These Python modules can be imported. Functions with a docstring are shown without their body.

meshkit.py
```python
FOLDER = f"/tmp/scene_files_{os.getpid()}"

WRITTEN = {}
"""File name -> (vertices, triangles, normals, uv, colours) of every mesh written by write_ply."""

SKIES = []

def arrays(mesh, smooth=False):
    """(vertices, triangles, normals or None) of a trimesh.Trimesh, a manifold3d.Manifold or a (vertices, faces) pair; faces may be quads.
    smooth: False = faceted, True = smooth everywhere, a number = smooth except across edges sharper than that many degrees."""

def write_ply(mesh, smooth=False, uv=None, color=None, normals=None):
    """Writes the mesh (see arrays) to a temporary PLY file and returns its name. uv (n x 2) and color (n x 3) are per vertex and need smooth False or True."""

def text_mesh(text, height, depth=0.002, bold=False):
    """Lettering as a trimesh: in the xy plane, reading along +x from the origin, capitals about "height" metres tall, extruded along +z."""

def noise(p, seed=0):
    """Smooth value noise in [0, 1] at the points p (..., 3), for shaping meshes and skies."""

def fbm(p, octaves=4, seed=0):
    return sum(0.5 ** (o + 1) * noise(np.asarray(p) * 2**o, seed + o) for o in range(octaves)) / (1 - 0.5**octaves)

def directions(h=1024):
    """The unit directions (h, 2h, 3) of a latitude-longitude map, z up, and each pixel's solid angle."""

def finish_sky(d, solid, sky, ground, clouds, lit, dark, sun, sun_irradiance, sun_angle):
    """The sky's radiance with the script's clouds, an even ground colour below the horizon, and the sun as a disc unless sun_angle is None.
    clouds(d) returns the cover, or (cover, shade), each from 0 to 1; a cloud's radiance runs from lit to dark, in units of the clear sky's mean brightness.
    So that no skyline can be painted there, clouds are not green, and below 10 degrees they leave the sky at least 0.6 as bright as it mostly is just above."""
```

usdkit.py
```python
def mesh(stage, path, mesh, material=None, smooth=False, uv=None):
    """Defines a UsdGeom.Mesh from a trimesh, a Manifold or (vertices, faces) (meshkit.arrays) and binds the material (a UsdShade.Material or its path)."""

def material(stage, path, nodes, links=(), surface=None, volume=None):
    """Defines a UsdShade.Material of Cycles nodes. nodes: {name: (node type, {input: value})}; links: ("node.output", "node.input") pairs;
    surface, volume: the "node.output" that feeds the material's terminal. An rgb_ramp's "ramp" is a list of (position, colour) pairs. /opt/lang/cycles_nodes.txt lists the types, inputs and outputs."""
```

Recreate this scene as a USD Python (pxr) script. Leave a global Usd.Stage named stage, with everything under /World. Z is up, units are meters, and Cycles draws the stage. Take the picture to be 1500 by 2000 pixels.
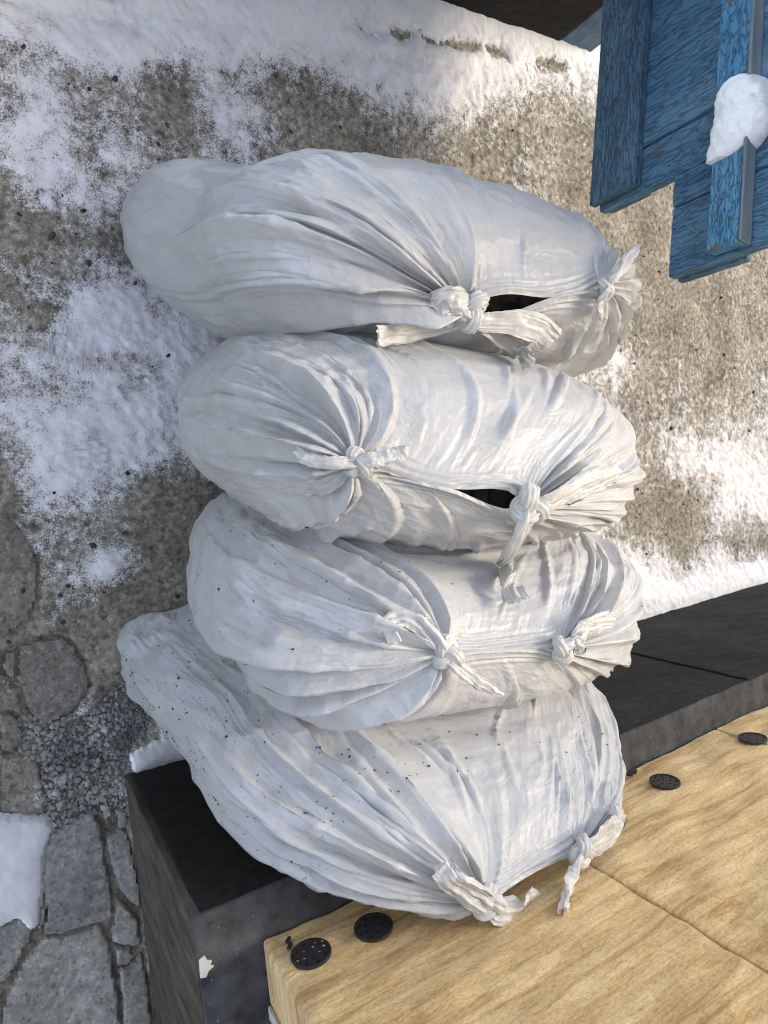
"""Four full white refuse sacks against an insulated plinth wall, beside a blue gate, on snow-dusted concrete. Metres, z up."""
import math
import numpy as np
import trimesh
import shapely
from concurrent.futures import ThreadPoolExecutor
from pxr import Gf, Sdf, Usd, UsdGeom, UsdLux, UsdShade, Vt
import usdkit
from meshkit import noise, fbm

stage = Usd.Stage.CreateInMemory()
UsdGeom.SetStageUpAxis(stage, UsdGeom.Tokens.z)
UsdGeom.SetStageMetersPerUnit(stage, 1.0)
world = UsdGeom.Xform.Define(stage, '/World')
stage.SetDefaultPrim(world.GetPrim())
UsdGeom.Scope.Define(stage, '/World/Looks')

# ---------------------------------------------------------------- camera (phone held sideways: its right edge is up)
PITCH, ROLL = 0.5303, 0.0161
FWD = np.array([0, math.sin(PITCH), -math.cos(PITCH)])
UP0, RT0 = np.array([0, math.cos(PITCH), math.sin(PITCH)]), np.array([1.0, 0, 0])
RIGHT = math.cos(ROLL) * RT0 + math.sin(ROLL) * UP0
UPV = -math.sin(ROLL) * RT0 + math.cos(ROLL) * UP0
cam = UsdGeom.Camera.Define(stage, '/World/camera')
X, Y, Z = UPV, -RIGHT, -FWD
cam.AddTransformOp().Set(Gf.Matrix4d(*X, 0, *Y, 0, *Z, 0, 0.0, 0.0, 1.5, 1))
cam.CreateHorizontalApertureAttr(24.0)
cam.CreateVerticalApertureAttr(32.0)
cam.CreateFocalLengthAttr(24.0 * 1276.4 / 1500)
cam.CreateClippingRangeAttr(Gf.Vec2f(0.05, 500))
cam.CreateExposureAttr(EXPOSURE := 0.88)

# ---------------------------------------------------------------- sky and sun
SUN_EL, SUN_AZ = math.radians(42), math.radians(-10)          # azimuth = atan2(x, y) of the direction towards the sun
dome = UsdLux.DomeLight.Define(stage, '/World/sky')
sky_mat = usdkit.material(stage, '/World/Looks/sky', {
    's': ('sky_texture', {'sky_type': 'single_scattering', 'sun_disc': False, 'sun_elevation': SUN_EL, 'sun_rotation': SUN_AZ, 'aerosol_density': 2.5}),
    'tc': ('texture_coordinate', {}),
    'n': ('noise_texture', {'scale': 2.2, 'detail': 5.0, 'roughness': .55}),
    'r': ('rgb_ramp', {'ramp': [(.36, (0, 0, 0)), (.66, (.6, .6, .6))]}),
    'm': ('mix_color', {'b': (5.2, 5.3, 5.5), 'use_clamp': False}),
    'b': ('background_shader', {'strength': 0.145})},
    [('tc.generated', 'n.vector'), ('n.fac', 'r.fac'), ('r.color', 'm.fac'), ('s.color', 'm.a'), ('m.result', 'b.color')], surface='b.background')
UsdShade.MaterialBindingAPI.Apply(dome.GetPrim()).Bind(sky_mat)
dome.GetPrim().SetCustomDataByKey('kind', 'structure')
sun = UsdLux.DistantLight.Define(stage, '/World/sun')
sun.CreateNormalizeAttr(True)
sun.CreateIntensityAttr(0.42)
sun.CreateAngleAttr(18.0)
sun.CreateColorAttr(Gf.Vec3f(1.0, .87, .68))
d = np.array([math.cos(SUN_EL) * math.sin(SUN_AZ), math.cos(SUN_EL) * math.cos(SUN_AZ), math.sin(SUN_EL)])
zc = d; xc = np.cross([0, 0, 1.0], zc); xc /= np.linalg.norm(xc); yc = np.cross(zc, xc)
sun.AddTransformOp().Set(Gf.Matrix4d(*xc, 0, *yc, 0, *zc, 0, 0, 0, 6, 1))

# ---------------------------------------------------------------- measured layout, in metres on the ground (x, y, cover) and in space
SNOW_COVER = [ (-0.982, 0.002, 0.7), (-1.011, 0.074, 0.85), (-1.05, 0.17, 0.55), (-1.113, 0.328, 0.95), (-1.16, 0.444, 1), (-1.237, 0.636, 1), (-1.295, 0.779, 1), (-0.935, 0.012, 0.6), (-0.959, 0.075, 0.8), (-0.996, 0.171, 1), (-1.036, 0.275, 0.95), (-1.078, 0.386, 1), (-1.124, 0.506, 1), (-1.174, 0.637, 1), (-1.229, 0.78, 1), (-1.321, 1.019, 1), (-1.389, 1.199, 1), (-1.465, 1.397, 1), (-1.55, 1.618, 1), (-0.881, 0.004, 0.45), (-0.901, 0.057, 0.4), (-0.925, 0.123, 0.75), (-0.961, 0.223, 0.85), (-0.992, 0.308, 0.6), (-1.016, 0.375, 0.55), (-1.042, 0.446, 0.85), (-1.073, 0.533, 0.6), (-1.112, 0.638, 0.75), (-1.163, 0.781, 0.9), (-1.22, 0.937, 0.95), (-1.282, 1.108, 1), (-1.35, 1.297, 1), (-1.426, 1.506, 0.9), (-1.476, 1.643, 0.9), (-0.851, 0.004, 0.5), (-0.867, 0.049, 0.65), (-0.886, 0.104, 0.3), (-0.91, 0.172, 0.4), (-0.946, 0.276, 0.25), (-0.969, 0.342, 0.15), (-0.985, 0.387, 0.65), (-1.01, 0.459, 0.3), (-1.046, 0.559, 0.25), (-1.074, 0.639, 0.3), (-1.124, 0.782, 0.75), (-1.167, 0.905, 0.85), (-1.239, 1.109, 0.9), (-1.305, 1.298, 0.8), (-1.363, 1.464, 0.55), (-1.418, 1.621, 0.6), (-0.798, -0.004, 0.3), (-0.812, 0.041, 0.7), (-0.831, 0.096, 0.75), (-0.846, 0.144, 0.3), (-0.866, 0.204, 0.4), (-0.89, 0.277, 0.2), (-0.916, 0.354, 0.2), (-0.927, 0.388, 0.75), (-0.947, 0.448, 0.65), (-0.967, 0.509, 0.55), (-0.993, 0.586, 0.3), (-1.02, 0.668, 0.2), (-1.058, 0.783, 0.4), (-1.099, 0.907, 0.55), (-1.155, 1.075, 0.75), (-1.197, 1.203, 0.5), (-1.263, 1.402, 0.35), (-1.321, 1.577, 0.4), (-0.75, 0.006, 0.6), (-0.767, 0.059, 0.75), (-0.787, 0.125, 0.4), (-0.802, 0.174, 0.45), (-0.821, 0.235, 0.4), (-0.841, 0.299, 0.25), (-0.862, 0.366, 0.2), (-0.88, 0.425, 0.65), (-0.907, 0.51, 0.55), (-0.931, 0.588, 0.2), (-0.965, 0.697, 0.15), (-1.002, 0.814, 0.2), (-1.051, 0.973, 0.35), (-1.094, 1.112, 0.4), (-1.153, 1.301, 0.25), (-1.205, 1.467, 0.3), (-1.254, 1.625, 0.216), (-0.699, 0.006, 0.7), (-0.715, 0.06, 0.7), (-0.729, 0.107, 0.6), (-0.746, 0.165, 0.4), (-0.754, 0.195, 0.75), (-1.001, 1.043, 0.25), (-1.049, 1.206, 0.2), (-1.107, 1.405, 0.35), (-1.158, 1.58, 0.18), (-0.646, -0.002, 0.3), (-0.656, 0.034, 0.65), (-0.668, 0.079, 0.7), (-0.681, 0.127, 0.6), (-0.695, 0.176, 0.35), (-1.029, 1.407, 0.4), (-1.076, 1.582, 0.144), (-0.596, -0.001, 0.15), (-0.607, 0.043, 0.35), (-0.621, 0.099, 0.5), (-0.633, 0.147, 0.65), (-0.646, 0.197, 0.5), (-0.995, 1.584, 0.144), (-1.069, 1.879, 0.108), (-0.547, 0.008, 0.2), (-0.556, 0.044, 0.1), (-0.569, 0.1, 0.15), (-0.584, 0.167, 0.3), (-0.596, 0.218, 0.2), (-1.013, 2.017, 0.108), (-0.497, 0.009, 0.4), (-0.502, 0.036, 0.3), (-0.512, 0.082, 0.2), (-0.524, 0.139, 0.35), (-0.539, 0.208, 0.3), (-0.55, 0.261, 0.35), (-0.894, 1.883, 0.072), (-0.917, 1.991, 0.108), (-0.448, 0.019, 0.25), (-0.455, 0.055, 0.5), (-0.463, 0.101, 0.4), (-0.473, 0.149, 0.5), (-0.484, 0.209, 0.6), (-0.494, 0.261, 0.6), (-0.503, 0.305, 0.5), (-0.806, 1.885, 0.0864), (-0.833, 2.021, 0.144), (-0.395, 0.011, 0.3), (-0.401, 0.046, 0.3), (-0.408, 0.083, 0.2), (-0.413, 0.111, 0.65), (-0.421, 0.16, 0.85), (-0.433, 0.231, 0.9), (-0.444, 0.295, 0.6), (-0.452, 0.339, 0.7), (-0.705, 1.809, 0.252), (-0.733, 1.968, 0.18), (-0.767, 2.168, 0.144), (-0.822, 2.487, 0.252), (-0.346, 0.02, 0.4), (-0.353, 0.065, 0.2), (-0.358, 0.103, 0.7), (-0.366, 0.151, 0.85), (-0.375, 0.211, 0.75), (-0.386, 0.285, 0.75), (-0.394, 0.34, 0.75), (-0.611, 1.761, 0.36), (-0.639, 1.943, 0.216), (-0.674, 2.17, 0.18), (-0.723, 2.489, 0.252), (-0.295, 0.021, 0.6), (-0.301, 0.066, 0.7), (-0.307, 0.113, 0.75), (-0.316, 0.181, 0.65), (-0.324, 0.243, 0.55), (-0.333, 0.307, 0.75), (-0.529, 1.788, 0.648), (-0.547, 1.918, 0.216), (-0.573, 2.114, 0.252), (-0.601, 2.327, 0.18), (-0.632, 2.561, 0.288), (-0.245, 0.03, 0.45), (-0.251, 0.085, 0.4), (-0.257, 0.143, 0.6), (-0.264, 0.202, 0.75), (-0.271, 0.265, 0.6), (-0.277, 0.319, 0.75), (-0.455, 1.894, 0.216), (-0.48, 2.116, 0.36), (-0.504, 2.33, 0.288), (-0.531, 2.564, 0.36), (-0.193, 0.022, 0.75), (-0.199, 0.086, 0.75), (-0.205, 0.153, 0.75), (-0.21, 0.213, 0.75), (-0.217, 0.287, 0.8), (-0.221, 0.331, 0.75), (-0.367, 1.896, 0.288), (-0.388, 2.118, 0.324), (-0.408, 2.332, 0.324), (-0.433, 2.602, 0.432), (-0.142, 0.023, 0.5), (-0.145, 0.068, 0.75), (-0.149, 0.125, 0.75), (-0.153, 0.184, 0.8), (-0.158, 0.245, 0.75), (-0.163, 0.321, 0.7), (-0.279, 1.898, 0.324), (-0.289, 2.035, 0.504), (-0.304, 2.241, 0.396), (-0.323, 2.5, 0.468), (-0.09, 0.015, 0.3), (-0.092, 0.051, 0.6), (-0.095, 0.106, 0.8), (-0.098, 0.165, 0.8), (-0.101, 0.225, 0.8), (-0.105, 0.289, 0.6), (-0.108, 0.344, 0.45), (-0.192, 1.927, 0.3), (-0.204, 2.153, 0.8), (-0.214, 2.337, 0.85), (-0.227, 2.572, 0.7), (-0.039, 0.024, 0.15), (-0.04, 0.042, 0.6), (-0.041, 0.088, 0.8), (-0.043, 0.146, 0.6), (-0.045, 0.206, 0.6), (-0.048, 0.268, 0.2), (-0.05, 0.334, 0.1), (-0.104, 1.956, 0.15), (-0.11, 2.125, 0.3), (-0.117, 2.34, 0.5), (-0.123, 2.506, 0.85), (-0.128, 2.647, 0.7), (0.012, 0.012, 0.1), (0.011, 0.052, 0.5), (0.011, 0.108, 0.45), (0.01, 0.166, 0.5), (0.009, 0.217, 0.3), (0.008, 0.291, 0.1), (-0.014, 1.878, 0.1), (-0.016, 2.041, 0.05), (-0.019, 2.218, 0.05), (-0.021, 2.375, 0.9), (-0.023, 2.508, 0.6), (-0.025, 2.65, 0.8), (0.063, 0.017, 0.1), (0.063, 0.062, 0.4), (0.064, 0.138, 0.3), (0.064, 0.187, 0.25), (0.065, 0.27, 0.1), (0.074, 1.933, 0.3), (0.076, 2.13, 0.05), (0.077, 2.313, 0.4), (0.077, 2.444, 0.2), (0.079, 2.652, 0.15), (0.115, 0.036, 0.1), (0.115, 0.072, 0.3), (0.117, 0.138, 0.5), (0.118, 0.188, 0.85), (0.119, 0.229, 0.7), (0.121, 0.292, 0.1), (0.161, 1.856, 0.7), (0.165, 1.99, 0.7), (0.169, 2.133, 0.4), (0.174, 2.348, 0.85), (0.181, 2.619, 0.6), (0.168, 0.082, 0.3), (0.17, 0.12, 0.3), (0.172, 0.179, 0.4), (0.175, 0.23, 0.1), (0.25, 1.884, 0.9), (0.258, 2.048, 1), (0.271, 2.35, 1), (0.285, 2.658, 1), (0.222, 0.102, 0.4), (0.219, 0.055, 0.1), (0.337, 1.86, 1), (0.349, 2.051, 1), (0.369, 2.353, 1), (0.267, 0.02, 0), (0.274, 0.102, 0.05), (0.282, 0.19, 0.05), (0.429, 1.915, 1), (0.319, 0.021, 0), (0.326, 0.094, 0), (0.334, 0.171, 0), (0.343, 0.253, 0), (0.353, 0.012, 0.1), (0.355, 0.028, 0.6), (0.358, 0.048, 0.1), (0.424, 0.114, 0.1), (0.428, 0.145, 0.7), (0.433, 0.182, 0.1), (0.416, 0.058, 0), (0.472, 0.023, 0), (0.484, 0.096, 0), (0.5, 0.193, 0), (0.505, 0.224, 0.2), (0.518, 0.299, 0.85), (0.523, 0.023, 0), (0.537, 0.097, 0), (0.555, 0.194, 0), (0.578, 0.321, 0.8), (0.606, 0.025, 0.1), (0.621, 0.098, 0), (0.643, 0.196, 0), (0.654, 0.247, 0), (0.753, 0.119, 0), (0.774, 0.198, 0), (0.788, 0.249, 0), (0.883, 0.028, 0), (0.907, 0.102, 0), (0.939, 0.2, 0), (0.962, 0.273, 0), (1.028, 0.03, 0), (1.055, 0.104, 0), (1.093, 0.202, 0), (1.128, 0.297, 0) ]
SLABS=[
[ (0.6731, 0.0939), (0.6431, 0.1781), (0.6861, 0.1953), (0.7654, 0.2066), (0.8236, 0.2187), (0.8776, 0.2154), (0.8787, 0.1916), (0.8812, 0.1158), (0.8727, 0.0851), (0.8308, 0.0939), (0.7649, 0.0836), (0.6978, 0.0873) ],
[ (0.8806, 0.0852), (0.89, 0.1183), (0.8904, 0.1943), (0.9439, 0.2164), (0.9959, 0.2238), (1.0597, 0.2325), (1.1519, 0.2417), (1.0618, 0.0132), (0.983, 0.021), (0.9224, 0.0537) ],
[ (0.6974, 0.2015), (0.6971, 0.2427), (0.7505, 0.2566), (0.839, 0.2738), (0.8761, 0.276), (0.859, 0.2556), (0.8217, 0.2315), (0.7676, 0.2148) ],
[ (0.8361, 0.224), (0.8687, 0.2505), (0.9067, 0.2749), (0.9587, 0.2794), (0.956, 0.2624), (0.9342, 0.2203), (0.8904, 0.2212) ],
[ (0.6541, 0.2238), (0.6559, 0.2446), (0.6927, 0.2478), (0.6935, 0.227) ],
[ (0.9962, 0.2326), (0.9953, 0.263), (0.9761, 0.2813), (1.0545, 0.296), (1.1783, 0.3087), (1.155, 0.2496), (1.0514, 0.2402) ],
[ (0.9446, 0.2236), (0.9565, 0.2518), (0.9788, 0.2638), (0.9945, 0.2524), (0.9899, 0.2304) ],
[ (0.4948, 0.0054), (0.5015, 0.0591), (0.5327, 0.0733), (0.6194, 0.0885), (0.631, 0.0747), (0.6138, 0.0202), (0.6135, 0.007) ],
[ (0.4133, 0.0042), (0.4158, 0.0219), (0.439, 0.0401), (0.4729, 0.0428), (0.4901, 0.0319), (0.4886, 0.0053) ],
[ (0.284, 0.0343), (0.2734, 0.0605), (0.271, 0.1117), (0.2933, 0.1361), (0.3328, 0.1562), (0.3771, 0.1667), (0.4076, 0.1523), (0.431, 0.1284), (0.4466, 0.0907), (0.4268, 0.0626), (0.3938, 0.0485), (0.3404, 0.0329) ],
[ (0.0126, -0.0273), (0.0122, -0.0013), (0.0426, 0.0345), (0.0892, 0.0601), (0.1829, 0.066), (0.2311, 0.0485), (0.2544, 0.0174), (0.2561, -0.0239) ],
[ (0.8376, 0.0101), (0.8305, 0.0456), (0.8493, 0.065), (0.8722, 0.0667), (0.9069, 0.0458), (0.9483, 0.024), (0.95, -0.0144), (0.8387, -0.0159) ],
[ (0.6365, 0.193), (0.6315, 0.2081), (0.6574, 0.2136), (0.6805, 0.2063), (0.665, 0.1985) ],
[ (0.2972, 0.0114), (0.2912, 0.0291), (0.3401, 0.0306), (0.3444, 0.0231), (0.3276, 0.0096) ],
[ (0.8417, 0.0777), (0.7978, 0.0887), (0.8202, 0.0937), (0.8452, 0.0894), (0.8694, 0.0828), (0.8567, 0.0756) ],
]
GRAVEL =[ (0.4632, 0.0956), (0.4427, 0.1726), (0.3641, 0.2428), (0.4381, 0.2973), (0.5194, 0.3095), (0.57, 0.246), (0.647, 0.2419), (0.6393, 0.1805), (0.6637, 0.0985), (0.5641, 0.0738), (0.5018, 0.0455), (0.4411, 0.0537) ]
PATCH_LEFT =[ (0.6006, -0.0447), (0.623, 0.0248), (0.6404, 0.0888), (0.662, 0.1003), (0.7077, 0.0851), (0.7643, 0.0813), (0.8469, 0.0778), (0.8584, 0.0642), (0.8255, 0.041), (0.8315, 0.01), (0.8407, -0.0414) ]
PATCH_PLINTH =[ (0.5375, 0.2507), (0.5214, 0.2877), (0.504, 0.3202), (0.4807, 0.4347), (0.5639, 0.436), (0.5735, 0.3324), (0.5802, 0.2587) ]
DRIFT_LEFT =[ (-0.9419, -0.0489), (-0.9608, 0.0384), (-1.0092, 0.1219), (-1.0553, 0.2528), (-1.0989, 0.4091), (-1.123, 0.5842), (-1.1368, 0.7082), (-1.1898, 0.873), (-1.2404, 1.0732), (-1.3049, 1.298), (-1.3868, 1.4633), (-1.4593, 1.6201), (-1.5183, 1.6905), (-1.5814, 1.7012), (-1.5475, 1.5487), (-1.5728, 1.4701), (-1.5412, 1.103), (-1.3755, 0.6338), (-1.1807, 0.2723), (-1.0893, 0.2002), (-1.0659, 0.0924), (-0.9913, -0.0496) ]
DRIFT_GAP =[ (-1.2476, 0.787), (-1.2614, 0.8717), (-1.2994, 1.0196), (-1.3271, 1.1439), (-1.3517, 1.2673), (-1.3671, 1.2474), (-1.3324, 1.1072), (-1.3048, 0.9854), (-1.2837, 0.8872) ]
DRIFT_GAP2 =[ (-1.3805, 1.3886), (-1.4097, 1.4519), (-1.4143, 1.5179), (-1.3827, 1.4743), (-1.3646, 1.4101) ]
DRIFT_WALL =[ (0.116, 1.7532), (0.1439, 1.8555), (0.2009, 1.9909), (0.215, 2.1337), (0.1838, 2.348), (0.1637, 2.766), (0.0597, 3.5439), (0.3019, 3.5519), (0.3204, 2.6958), (0.3474, 2.4845), (0.366, 2.1672), (0.3752, 1.861), (0.3965, 1.735) ]
DUST_TOP =[ (-0.5364, 1.7133), (-0.5775, 1.787), (-0.5379, 1.8522), (-0.4697, 1.8669), (-0.4305, 1.8288), (-0.4548, 1.7398) ]
KNOTS={
'1A' : ( (-0.329, 0.648, 0.655) ,[
   [ (-0.321, 0.645, 0.645), (-0.306, 0.601, 0.6), (-0.289, 0.543, 0.597), (-0.276, 0.502, 0.612) ],
   [ (-0.32, 0.68, 0.645), (-0.325, 0.74, 0.655), (-0.324, 0.795, 0.652), (-0.317, 0.844, 0.635) ],
   [ (-0.315, 0.685, 0.635), (-0.304, 0.768, 0.603), (-0.287, 0.793, 0.616), (-0.258, 0.763, 0.662) ],
   [ (-0.334, 0.622, 0.666), (-0.334, 0.597, 0.664), (-0.325, 0.586, 0.646) ],
]),
'1B' : ( (-0.401, 0.904, 0.704) ,[
   [ (-0.411, 0.901, 0.711), (-0.439, 0.925, 0.709), (-0.47, 0.96, 0.702), (-0.495, 0.99, 0.691) ],
   [ (-0.387, 0.89, 0.705), (-0.371, 0.889, 0.697), (-0.354, 0.905, 0.681) ],
]),
'2A' : ( (-0.066, 0.422, 0.708) ,[
   [ (-0.066, 0.409, 0.707), (-0.066, 0.383, 0.693), (-0.073, 0.362, 0.679), (-0.082, 0.353, 0.672) ],
   [ (-0.07, 0.434, 0.719), (-0.075, 0.456, 0.728), (-0.082, 0.476, 0.734), (-0.086, 0.487, 0.737) ],
]),
'2B' : ( (-0.015, 0.695, 0.748) ,[
   [ (-0.021, 0.718, 0.755), (-0.045, 0.771, 0.758), (-0.064, 0.83, 0.756), (-0.078, 0.874, 0.752) ],
   [ (0.004, 0.69, 0.744), (0.037, 0.693, 0.717), (0.077, 0.749, 0.626), (0.108, 0.726, 0.662), (0.135, 0.725, 0.687) ],
]),
'3A' : ( (0.209, 0.577, 0.707) ,[
   [ (0.185, 0.559, 0.703), (0.166, 0.539, 0.692), (0.155, 0.514, 0.68), (0.161, 0.493, 0.679), (0.186, 0.496, 0.689) ],
   [ (0.22, 0.585, 0.713), (0.241, 0.611, 0.717), (0.259, 0.639, 0.72), (0.276, 0.669, 0.72) ],
]),
'3B' : ( (0.22, 0.801, 0.718) ,[
   [ (0.208, 0.819, 0.72), (0.193, 0.838, 0.716), (0.183, 0.868, 0.711), (0.181, 0.918, 0.706) ],
   [ (0.208, 0.817, 0.72), (0.219, 0.827, 0.721), (0.209, 0.826, 0.72) ],
]),
'4A' : ( (0.566, 0.624, 0.752) ,[
   [ (0.553, 0.608, 0.757), (0.53, 0.579, 0.755), (0.512, 0.556, 0.748), (0.495, 0.545, 0.74) ],
   [ (0.582, 0.643, 0.75), (0.585, 0.675, 0.75), (0.576, 0.692, 0.754), (0.564, 0.704, 0.758) ],
]),
'4B' : ( (0.542, 0.815, 0.751) ,[
   [ (0.534, 0.82, 0.754), (0.528, 0.857, 0.75), (0.519, 0.896, 0.742), (0.503, 0.911, 0.735) ],
   [ (0.545, 0.797, 0.756), (0.564, 0.781, 0.756), (0.575, 0.756, 0.77), (0.58, 0.718, 0.797) ],
]),
}

# ---------------------------------------------------------------- helpers
_used = {}
def path_for(name, parent=None):
    base = (str(parent.GetPath()) if parent is not None else '/World') + '/' + name
    n = _used.get(base, 0); _used[base] = n + 1
    return base if n == 0 else f'{base}_{n:03d}'
def tag(p, label=None, cat=None, group=None, kind=None):
    for k, v in (('label', label), ('category', cat), ('group', group), ('kind', kind)):
        if v: p.SetCustomDataByKey(k, v)
    return p
def thing(name, label=None, cat=None, loc=(0, 0, 0), group=None, kind=None):
    x = UsdGeom.Xform.Define(stage, path_for(name))
    if any(loc): x.AddTranslateOp().Set(Gf.Vec3d(*map(float, loc)))
    return tag(x.GetPrim(), label, cat, group, kind)
def put(name, mesh, mat, parent=None, smooth=30, prims=None, label=None, cat=None, group=None, kind=None):
    m = usdkit.mesh(stage, path_for(name, parent), mesh, mat, smooth)
    for k, v in (prims or {}).items():
        v = np.asarray(v, np.float32)
        if v.ndim == 1: UsdGeom.PrimvarsAPI(m).CreatePrimvar(k, Sdf.ValueTypeNames.FloatArray, 'vertex').Set(Vt.FloatArray.FromNumpy(v))
        else: UsdGeom.PrimvarsAPI(m).CreatePrimvar(k, Sdf.ValueTypeNames.Float3Array, 'vertex').Set(Vt.Vec3fArray.FromNumpy(v))
    return tag(m.GetPrim(), label, cat, group, kind)
def mat(name, nodes, links, surface='p.BSDF'):
    return usdkit.material(stage, '/World/Looks/' + name, nodes, links, surface=surface)
def grid_faces(nu, nv, wrap=False):
    i, j = np.meshgrid(np.arange(nu if wrap else nu - 1), np.arange(nv - 1), indexing='ij')
    i, j = i.ravel(), j.ravel(); k = (i + 1) % nu
    a, b, c, e = i * nv + j, k * nv + j, k * nv + j + 1, i * nv + j + 1
    return np.vstack([np.stack([a, b, c], 1), np.stack([a, c, e], 1)])
def rounded_box(size, r=.003, cell=.03, rough=0.0, freq=18, seed=0, center=(0, 0, 0)):
    """A box with rounded edges and a fine grid on its faces, roughened along its normals; a closed mesh."""
    size = np.asarray(size, float); V, Fc, off = [], [], 0
    for ax in range(3):
        u, v = (ax + 1) % 3, (ax + 2) % 3
        def ticks(L):
            n = max(1, int((L - 2 * r) / cell)); return np.concatenate([[-L / 2, -L / 2 + r * .35], np.linspace(-L / 2 + r, L / 2 - r, n + 1), [L / 2 - r * .35, L / 2]])
        tu, tv = ticks(size[u]), ticks(size[v])
        for sg in (-1, 1):
            A, B = np.meshgrid(tu, tv, indexing='ij'); P = np.zeros(A.shape + (3,)); P[..., u] = A; P[..., v] = B; P[..., ax] = sg * size[ax] / 2
            f = grid_faces(len(tu), len(tv)); f = f if sg > 0 else f[:, ::-1]
            V.append(P.reshape(-1, 3)); Fc.append(f + off); off += P.size // 3
    V = np.vstack(V); Fc = np.vstack(Fc)
    core = np.clip(V, -(size / 2 - r), size / 2 - r); dlt = V - core; l = np.linalg.norm(dlt, axis=1, keepdims=True)
    nrm = dlt / np.maximum(l, 1e-9); V = core + nrm * r
    m = trimesh.Trimesh(V, Fc, process=False); m.merge_vertices(merge_norm=True, merge_tex=True, digits_vertex=6)
    V = np.array(m.vertices); 
    if rough:
        core = np.clip(V, -(size / 2 - r), size / 2 - r); dlt = V - core; nrm = dlt / np.maximum(np.linalg.norm(dlt, axis=1, keepdims=True), 1e-9)
        V = V + nrm * ((fbm(V * freq + seed * 3.7, 4, seed) - .5) * rough)[:, None]
    V = V + np.asarray(center)
    return trimesh.Trimesh(V, m.faces, process=False)
def oriented(mesh, origin, ex, ey, ez=(0, 0, 1)):
    M = np.stack([ex, ey, ez], 1)
    return trimesh.Trimesh(np.asarray(mesh.vertices) @ M.T + np.asarray(origin), mesh.faces, process=False)
def catmull(P, n):
    P = np.asarray(P, float); Q = np.vstack([2 * P[0] - P[1], P, 2 * P[-1] - P[-2]])
    t = np.linspace(0, len(P) - 1 - 1e-9, n); i = t.astype(int); f = (t - i)[:, None]
    a, b, c, e = Q[i], Q[i + 1], Q[i + 2], Q[i + 3]
    return .5 * (2 * b + (c - a) * f + (2 * a - 5 * b + 4 * c - e) * f ** 2 + (3 * b - a - 3 * c + e) * f ** 3)

# ---------------------------------------------------------------- materials
N_ = lambda sc, det=4, ro=.55, dist=0.: ('noise_texture', {'scale': sc, 'detail': float(det), 'roughness': ro, 'distortion': dist})
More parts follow.
